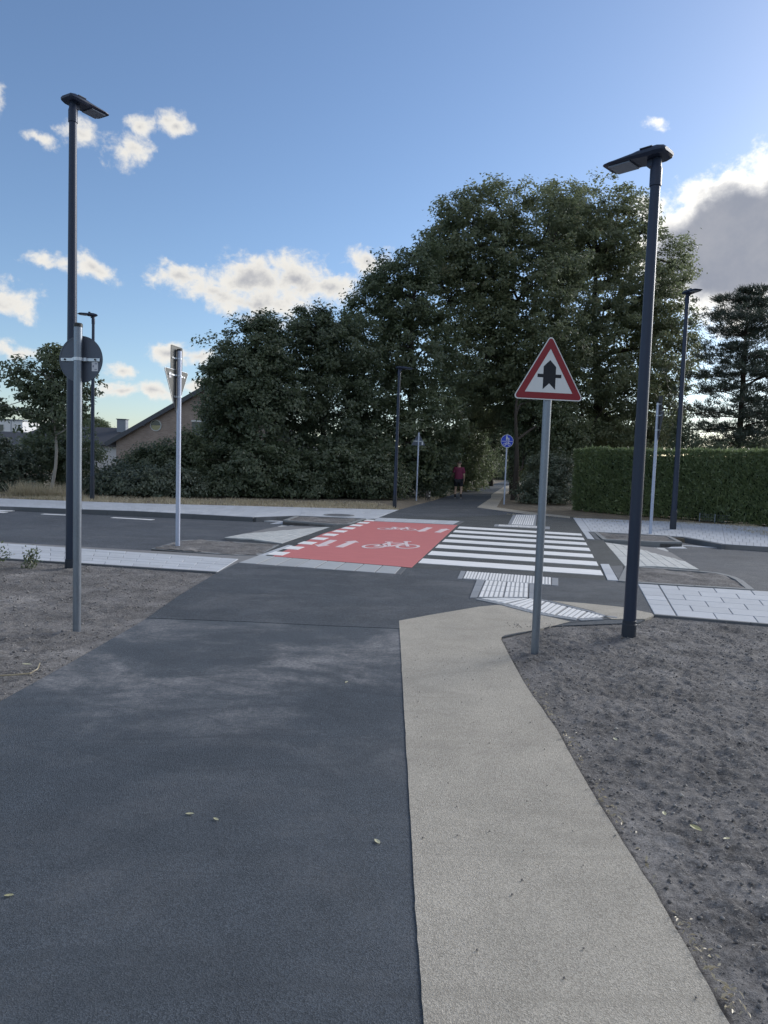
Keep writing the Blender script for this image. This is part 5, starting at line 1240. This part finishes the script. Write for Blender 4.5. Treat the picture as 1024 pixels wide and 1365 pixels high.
# faces +Y (away); x to the right
J = [(0, 0, .98), (0, .01, 1.12), (0, .0, 1.28), (0, -.01, 1.44), (0, .0, 1.53), (0, .015, 1.60), (0, .03, 1.70), (0, .02, 1.79),      # 0-7 spine to crown
     (-.11, 0, .94), (-.135, .05, .52), (-.145, -.04, .10), (-.15, .06, .035), (-.155, .17, .03),                                   # 8-12 left leg
     (.11, 0, .94), (.135, .0, .52), (.145, -.14, .12), (.15, -.07, .04), (.155, .05, .03),                                       # 13-17 right leg
     (-.19, -.01, 1.45), (-.27, -.03, 1.18), (-.37, .06, .98), (-.395, .085, .91),                                               # 18-21 left arm held out a little
     (.19, -.01, 1.45), (.255, -.05, 1.16), (.26, .02, .92), (.262, .04, .85)]                                                      # 22-25 right arm
Ed = [(0, 1), (1, 2), (2, 3), (3, 4), (4, 5), (5, 6), (6, 7), (0, 8), (8, 9), (9, 10), (10, 11), (11, 12), (0, 13), (13, 14), (14, 15), (15, 16), (16, 17), (3, 18), (18, 19), (19, 20), (20, 21), (3, 22), (22, 23), (23, 24), (24, 25)]
Rd = [(.17, .13), (.175, .14), (.18, .135), (.15, .10), .062, .07, .098, .062, .105, .064, .042, .042, .03, .105, .064, .042, .042, .03, .064, .046, .032, .036, .064, .046, .032, .036]
J = [Vector(v) * S for v in J]; Rd = [tuple(q * S for q in r_) if hasattr(r_, '__len__') else r_ * S for r_ in Rd]
b = len(J)
def fingers(hand, dirv_, side, k0):
    """four fingers and a thumb as short chains rooted in the palm"""
    global J, Ed, Rd
    for j, (o, L) in enumerate(((-.030, .070), (-.010, .080), (.010, .076), (.028, .060))):
        r0 = J[hand] + Vector((0, o, -.015)); i = len(J); J += [r0 + Vector((0, 0, -.03)), r0 + Vector((side * -.012, o * .2, -.03 - L * .6)), r0 + Vector((side * -.030, o * .3, -.03 - L))]; Ed += [(hand, i), (i, i + 1), (i + 1, i + 2)]; Rd += [.0105, .0095, .008]
    i = len(J); J += [J[hand] + Vector((side * -.01, .045, -.01)), J[hand] + Vector((side * -.02, .065, -.05))]; Ed += [(hand, i), (i, i + 1)]; Rd += [.012, .0095]
fingers(21, None, -1, 0); fingers(25, None, 1, 0)
body = skin('body', J, Ed, Rd, skinm, t, 1)
# ears and nose as small swellings on the head
for sx in (-1, 1):
    m = MB(); m.tube([Vector((sx * .088, .03, 1.66)) * S, Vector((sx * .105, .015, 1.69)) * S, Vector((sx * .100, .015, 1.73)) * S], [.012, .020, .010], 8); m.build('ear', skinm, body, 60)
m = MB(); m.tube([Vector((0, .115, 1.72)) * S, Vector((0, .140, 1.68)) * S, Vector((0, .118, 1.665)) * S], [.010, .017, .010], 8); m.build('nose', skinm, body, 60)
for sx in (-1, 1):
    m = MB(); m.tube([Vector((sx * .034, .112, 1.715)) * S, Vector((sx * .034, .122, 1.715)) * S], [.013, .009], 8); m.build('eye', sole, body, 60)
m = MB(); m.tube([Vector((-.028, .112, 1.635)) * S, Vector((0, .122, 1.632)) * S, Vector((.028, .112, 1.635)) * S], .006, 6); m.build('mouth', shirt, body)
V = lambda *a: Vector(a) * S
skin('shirt', [V(0, .0, .86), V(0, .01, 1.02), V(0, .0, 1.2), V(0, -.01, 1.36), V(0, -.01, 1.47), V(-.19, -.01, 1.455), V(-.265, -.028, 1.20), V(.19, -.01, 1.455), V(.253, -.045, 1.19)], [(0, 1), (1, 2), (2, 3), (3, 4), (4, 5), (5, 6), (4, 7), (7, 8)], [(.235, .19), (.24, .20), (.245, .19), (.225, .16), (.14, .11), (.10, .10), .085, (.10, .10), .085], shirt, t, 2)
skin('shorts', [V(0, 0, .93), V(-.11, 0, .86), V(-.13, .03, .56), V(.11, 0, .86), V(.13, .0, .56)], [(0, 1), (1, 2), (0, 3), (3, 4)], [(.20, .165), .135, .115, .135, .115], shorts, t, 2)
skin('hair', [V(0, -.01, 1.67), V(0, .005, 1.74), V(0, .03, 1.80)], [(0, 1), (1, 2)], [(.085, .075), (.104, .10), (.06, .07)], hair, t, 2)
for ank, toe in ((10, 12), (15, 17)):
    a_, b_ = J[ank], J[toe]
    m = MB(); m.tube([a_ + Vector((0, 0, .10)), a_ + Vector((0, .005, -.02))], [.048, .050], 10); m.build('sock', shoe, t, 60)
    s_ = skin('shoe', [a_ + Vector((0, -.02, -.04)), a_.lerp(b_, .5) + Vector((0, 0, -.01)), b_ + Vector((0, .02, .01))], [(0, 1), (1, 2)], [(.052, .05), (.05, .042), (.046, .032)], shoe, t, 2)
    m = MB(); m.box((a_.x, (a_.y + b_.y) / 2 + .0, .012 if ank == 10 else .022), (.085, abs(b_.y - a_.y) + .14, .022)); m.build('sole', sole, s_)

# small dog on the verge, facing the camera
dx, dy = G(570.5, 668); t = thing('dog', 'small dog with a pale face standing on the verge left of the walking person', 'dog', (dx, dy, 0), R(12))
fur = plain('dark grey fur', (.10, .09, .085), .9, 0, .3, 20); pale = plain('pale fur', (.62, .58, .52), .9, 0, .2, 20)
DV = [(0, -.13, .25), (0, .0, .245), (0, .15, .25), (0, -.19, .31), (0, -.215, .385), (0, -.28, .365), (0, .21, .29), (0, .27, .37), (0, .29, .44),
      (-.055, -.13, .18), (-.058, -.115, .10), (-.06, -.135, .02), (.055, -.13, .18), (.058, -.115, .10), (.06, -.135, .02),
      (-.055, .13, .20), (-.06, .10, .14), (-.06, .17, .09), (-.06, .15, .02), (.055, .13, .20), (.06, .10, .14), (.06, .17, .09), (.06, .15, .02)]
DE = [(0, 1), (1, 2), (0, 3), (3, 4), (4, 5), (2, 6), (6, 7), (7, 8), (0, 9), (9, 10), (10, 11), (0, 12), (12, 13), (13, 14), (2, 15), (15, 16), (16, 17), (17, 18), (2, 19), (19, 20), (20, 21), (21, 22)]
DR = [.092, .080, .078, .060, .062, .030, .030, .020, .012, .036, .022, .020, .036, .022, .020, .042, .032, .020, .020, .042, .032, .020, .020]
bd = skin('body', DV, DE, DR, fur, t, 2, 1)
for sx in (-1, 1):
    m = MB(); m.tube([(sx * .045, -.20, .42), (sx * .062, -.195, .465), (sx * .060, -.19, .48)], [.024, .016, .004], 8); m.build('ear', fur, bd, 60)
    m = MB(); m.tube([(sx * .024, -.262, .402), (sx * .025, -.272, .402)], [.010, .006], 8); m.build('eye', MT['cap'], bd)
skin('muzzle', [(0, -.245, .375), (0, -.30, .362)], [(0, 1)], [.042, .026], pale, bd, 2); m = MB(); m.tube([(0, -.318, .368), (0, -.330, .368)], [.013, .008], 8); m.build('nose', MT['cap'], bd)
skin('chest_patch', [(0, -.165, .34), (0, -.185, .25), (0, -.175, .19)], [(0, 1), (1, 2)], [.05, .058, .035], pale, bd, 2)

# ================================================================== SMALL GROWTH AND LITTER
# weed at the corner of the left soil bed, in front of the pavement
wx, wy = G(10, 757); r_ = np.random.default_rng(71)
def weed(name, loc, label, n_st, hmax, spread, nleaf, seed, leaf=.045):
    r_ = np.random.default_rng(seed); t = thing(name, label, 'weed', loc, 0, 'weeds in the left soil bed'); m = MB(); C = []
    for k in range(n_st):
        a = r_.uniform(0, 6.28); L = hmax * r_.uniform(.5, 1); e = Vector((math.cos(a) * spread * r_.random(), math.sin(a) * spread * r_.random(), L)); p = limb(m, (r_.normal(0, .04), r_.normal(0, .04), -.02), e, .006, .003, r_, .12, 5, 6)
        for q in p[1:]:
            for j in range(nleaf): C.append(tuple(q + Vector(r_.normal(0, .035, 3))))
    m.build('stem', LM['weed'], t); C = np.array(C); v, tr, a = leaf_quads(C, leaf, r_, .6, .5, .2, None, .1)
    stuff(link('foliage', np_mesh('foliage', v, None, tr, {'rnd': a}), LM['weed'], t))
weed('weed', (wx - .25, wy - .25, -.01), 'leafy weed at the left picture edge where the soil meets the pavement', 22, .36, .55, 7, 72)
weed('weed', (*G(40, 756), -.01), 'small upright weed in the left soil bed next to the leafy weed', 7, .30, .16, 5, 73)
weed('weed', (*G(3, 690, ROADZ + .1), -.0), 'weed on the far pavement edge at the very left', 8, .25, .3, 5, 74) if False else None
# fallen leaves
def leaf_thing(px, py, z, label, s, rot, k, group='fallen leaves', col_=None):
    x, y = G(px, py); me = bpy.data.meshes.new('leaf')
    prof = [(-.5, 0), (-.3, .16), (0, .24), (.3, .17), (.5, 0)]; vs = []; fs = []
    for i, (u, w_) in enumerate(prof): vs += [(u * s, w_ * s, .010 * s * 14 * (abs(u) ** 1.5) + w_ * .22 * s), (u * s, 0, .05 * s * abs(u) * 2), (u * s, -w_ * s, w_ * .35 * s + .010 * s * 14 * (abs(u) ** 1.5))]
    for i in range(4): fs += [(i * 3, i * 3 + 1, i * 3 + 4, i * 3 + 3), (i * 3 + 1, i * 3 + 2, i * 3 + 5, i * 3 + 4)]
    me.from_pydata(vs, [], fs); at = me.attributes.new('rnd', 'FLOAT', 'POINT'); at.data.foreach_set('value', [k] * len(vs))
    o = link('fallen_leaf', me, LM['litter']); o.location = (x, y, z); o.rotation_euler = (0, 0, R(rot)); tag(o, label, 'leaf', group); return o
leaf_thing(253, 1086, .004, 'pale curled leaf on the dark cycle path, the left one of two close together', .042, 5, .9)
leaf_thing(288, 1093, .004, 'pale curled leaf on the dark cycle path, the right one of two close together', .036, -40, .8)
leaf_thing(503, 1123, .004, 'pale leaf on the dark cycle path near the beige footway edge', .045, -60, 1.0)
leaf_thing(462, 910, .004, 'tiny pale leaf on the cycle path below the dusty patch', .045, 70, .9)
leaf_thing(12, 1195, .004, 'thin pale scrap at the left picture edge on the dark cycle path', .036, 10, .3)
leaf_thing(927, 1114, .035, 'broad yellow leaf on the bare soil right of the beige footway', .066, 120, .0)
leaf_thing(885, 1094, .035, 'small pale leaf on the bare soil left of the broad yellow leaf', .042, 80, .6)
leaf_thing(968, 1128, .035, 'small yellowish leaf on the bare soil right of the broad yellow leaf', .036, 15, .7)
leaf_thing(820, 992, .03, 'small white scrap on the soil above the other leaves near the footway edge', .046, 95, 1.0)
leaf_thing(36, 891, .03, 'pale leaf on the left soil bed near the cycle path edge', .085, -10, .8)
# dry stalk lying on the left soil
m = MB(); pp = [Vector((*G(x, y), .035)) for x, y in ((0, 907), (18, 906), (40, 904), (50, 898), (53, 890))]; m.tube(pp, .006, 5); tag(m.build('dry_stalk', LM['straw']), 'thin dry stalk lying across the left soil bed at the picture edge', 'stalk')
# loose litter gathered against the footway edge
r_ = np.random.default_rng(81); base = np.array(redge_[5:-1]); C = []
for k in range(420):
    i = r_.integers(0, len(base) - 1); q = base[i] + (base[i + 1] - base[i]) * r_.random(); cl = fbm(np.array([q[0]]), np.array([q[1]]), 3.0, 2, 4)[0]
    if r_.random() > (cl - .35) * 3: continue
    C.append((q[0] + abs(r_.normal(0, .035)) + .01, q[1] + r_.normal(0, .02), .012 + r_.random() * .012))
C = np.array(C); v, tr, a = leaf_quads(C, .024, r_, 1.2, .4, .3); stuff(link('leaf_litter', np_mesh('leaf_litter', v, None, tr, {'rnd': a}), LM['straw']), 'dry scraps of leaves gathered along the edge of the beige footway')
# crumbs of soil scattered over the edge of the paving
r_ = np.random.default_rng(82); V_ = []; T_ = []
for k in range(150):
    x, y = G(r_.uniform(675, 800), 838 - abs(r_.normal(0, 3.5))) if k < 70 else (r_.uniform(.22, 1.15), r_.uniform(1.6, 6.5)); s = r_.uniform(.002, .007) if k < 70 else r_.uniform(.002, .005); i = len(V_)
    V_ += [(x - s, y - s, .009), (x + s, y - s * .7, .009), (x + s * .8, y + s, .009), (x - s, y + s * .8, .009), (x, y, .010 + s * 1.3)]; T_ += [(i, i + 1, i + 4), (i + 1, i + 2, i + 4), (i + 2, i + 3, i + 4), (i + 3, i, i + 4)]
stuff(link('soil_crumbs', np_mesh('soil_crumbs', np.array(V_), None, np.array(T_), {'rnd': np.full(len(V_), .1)}), MT['clod']), 'crumbs of soil spilled over the footway and tactile paving edge')
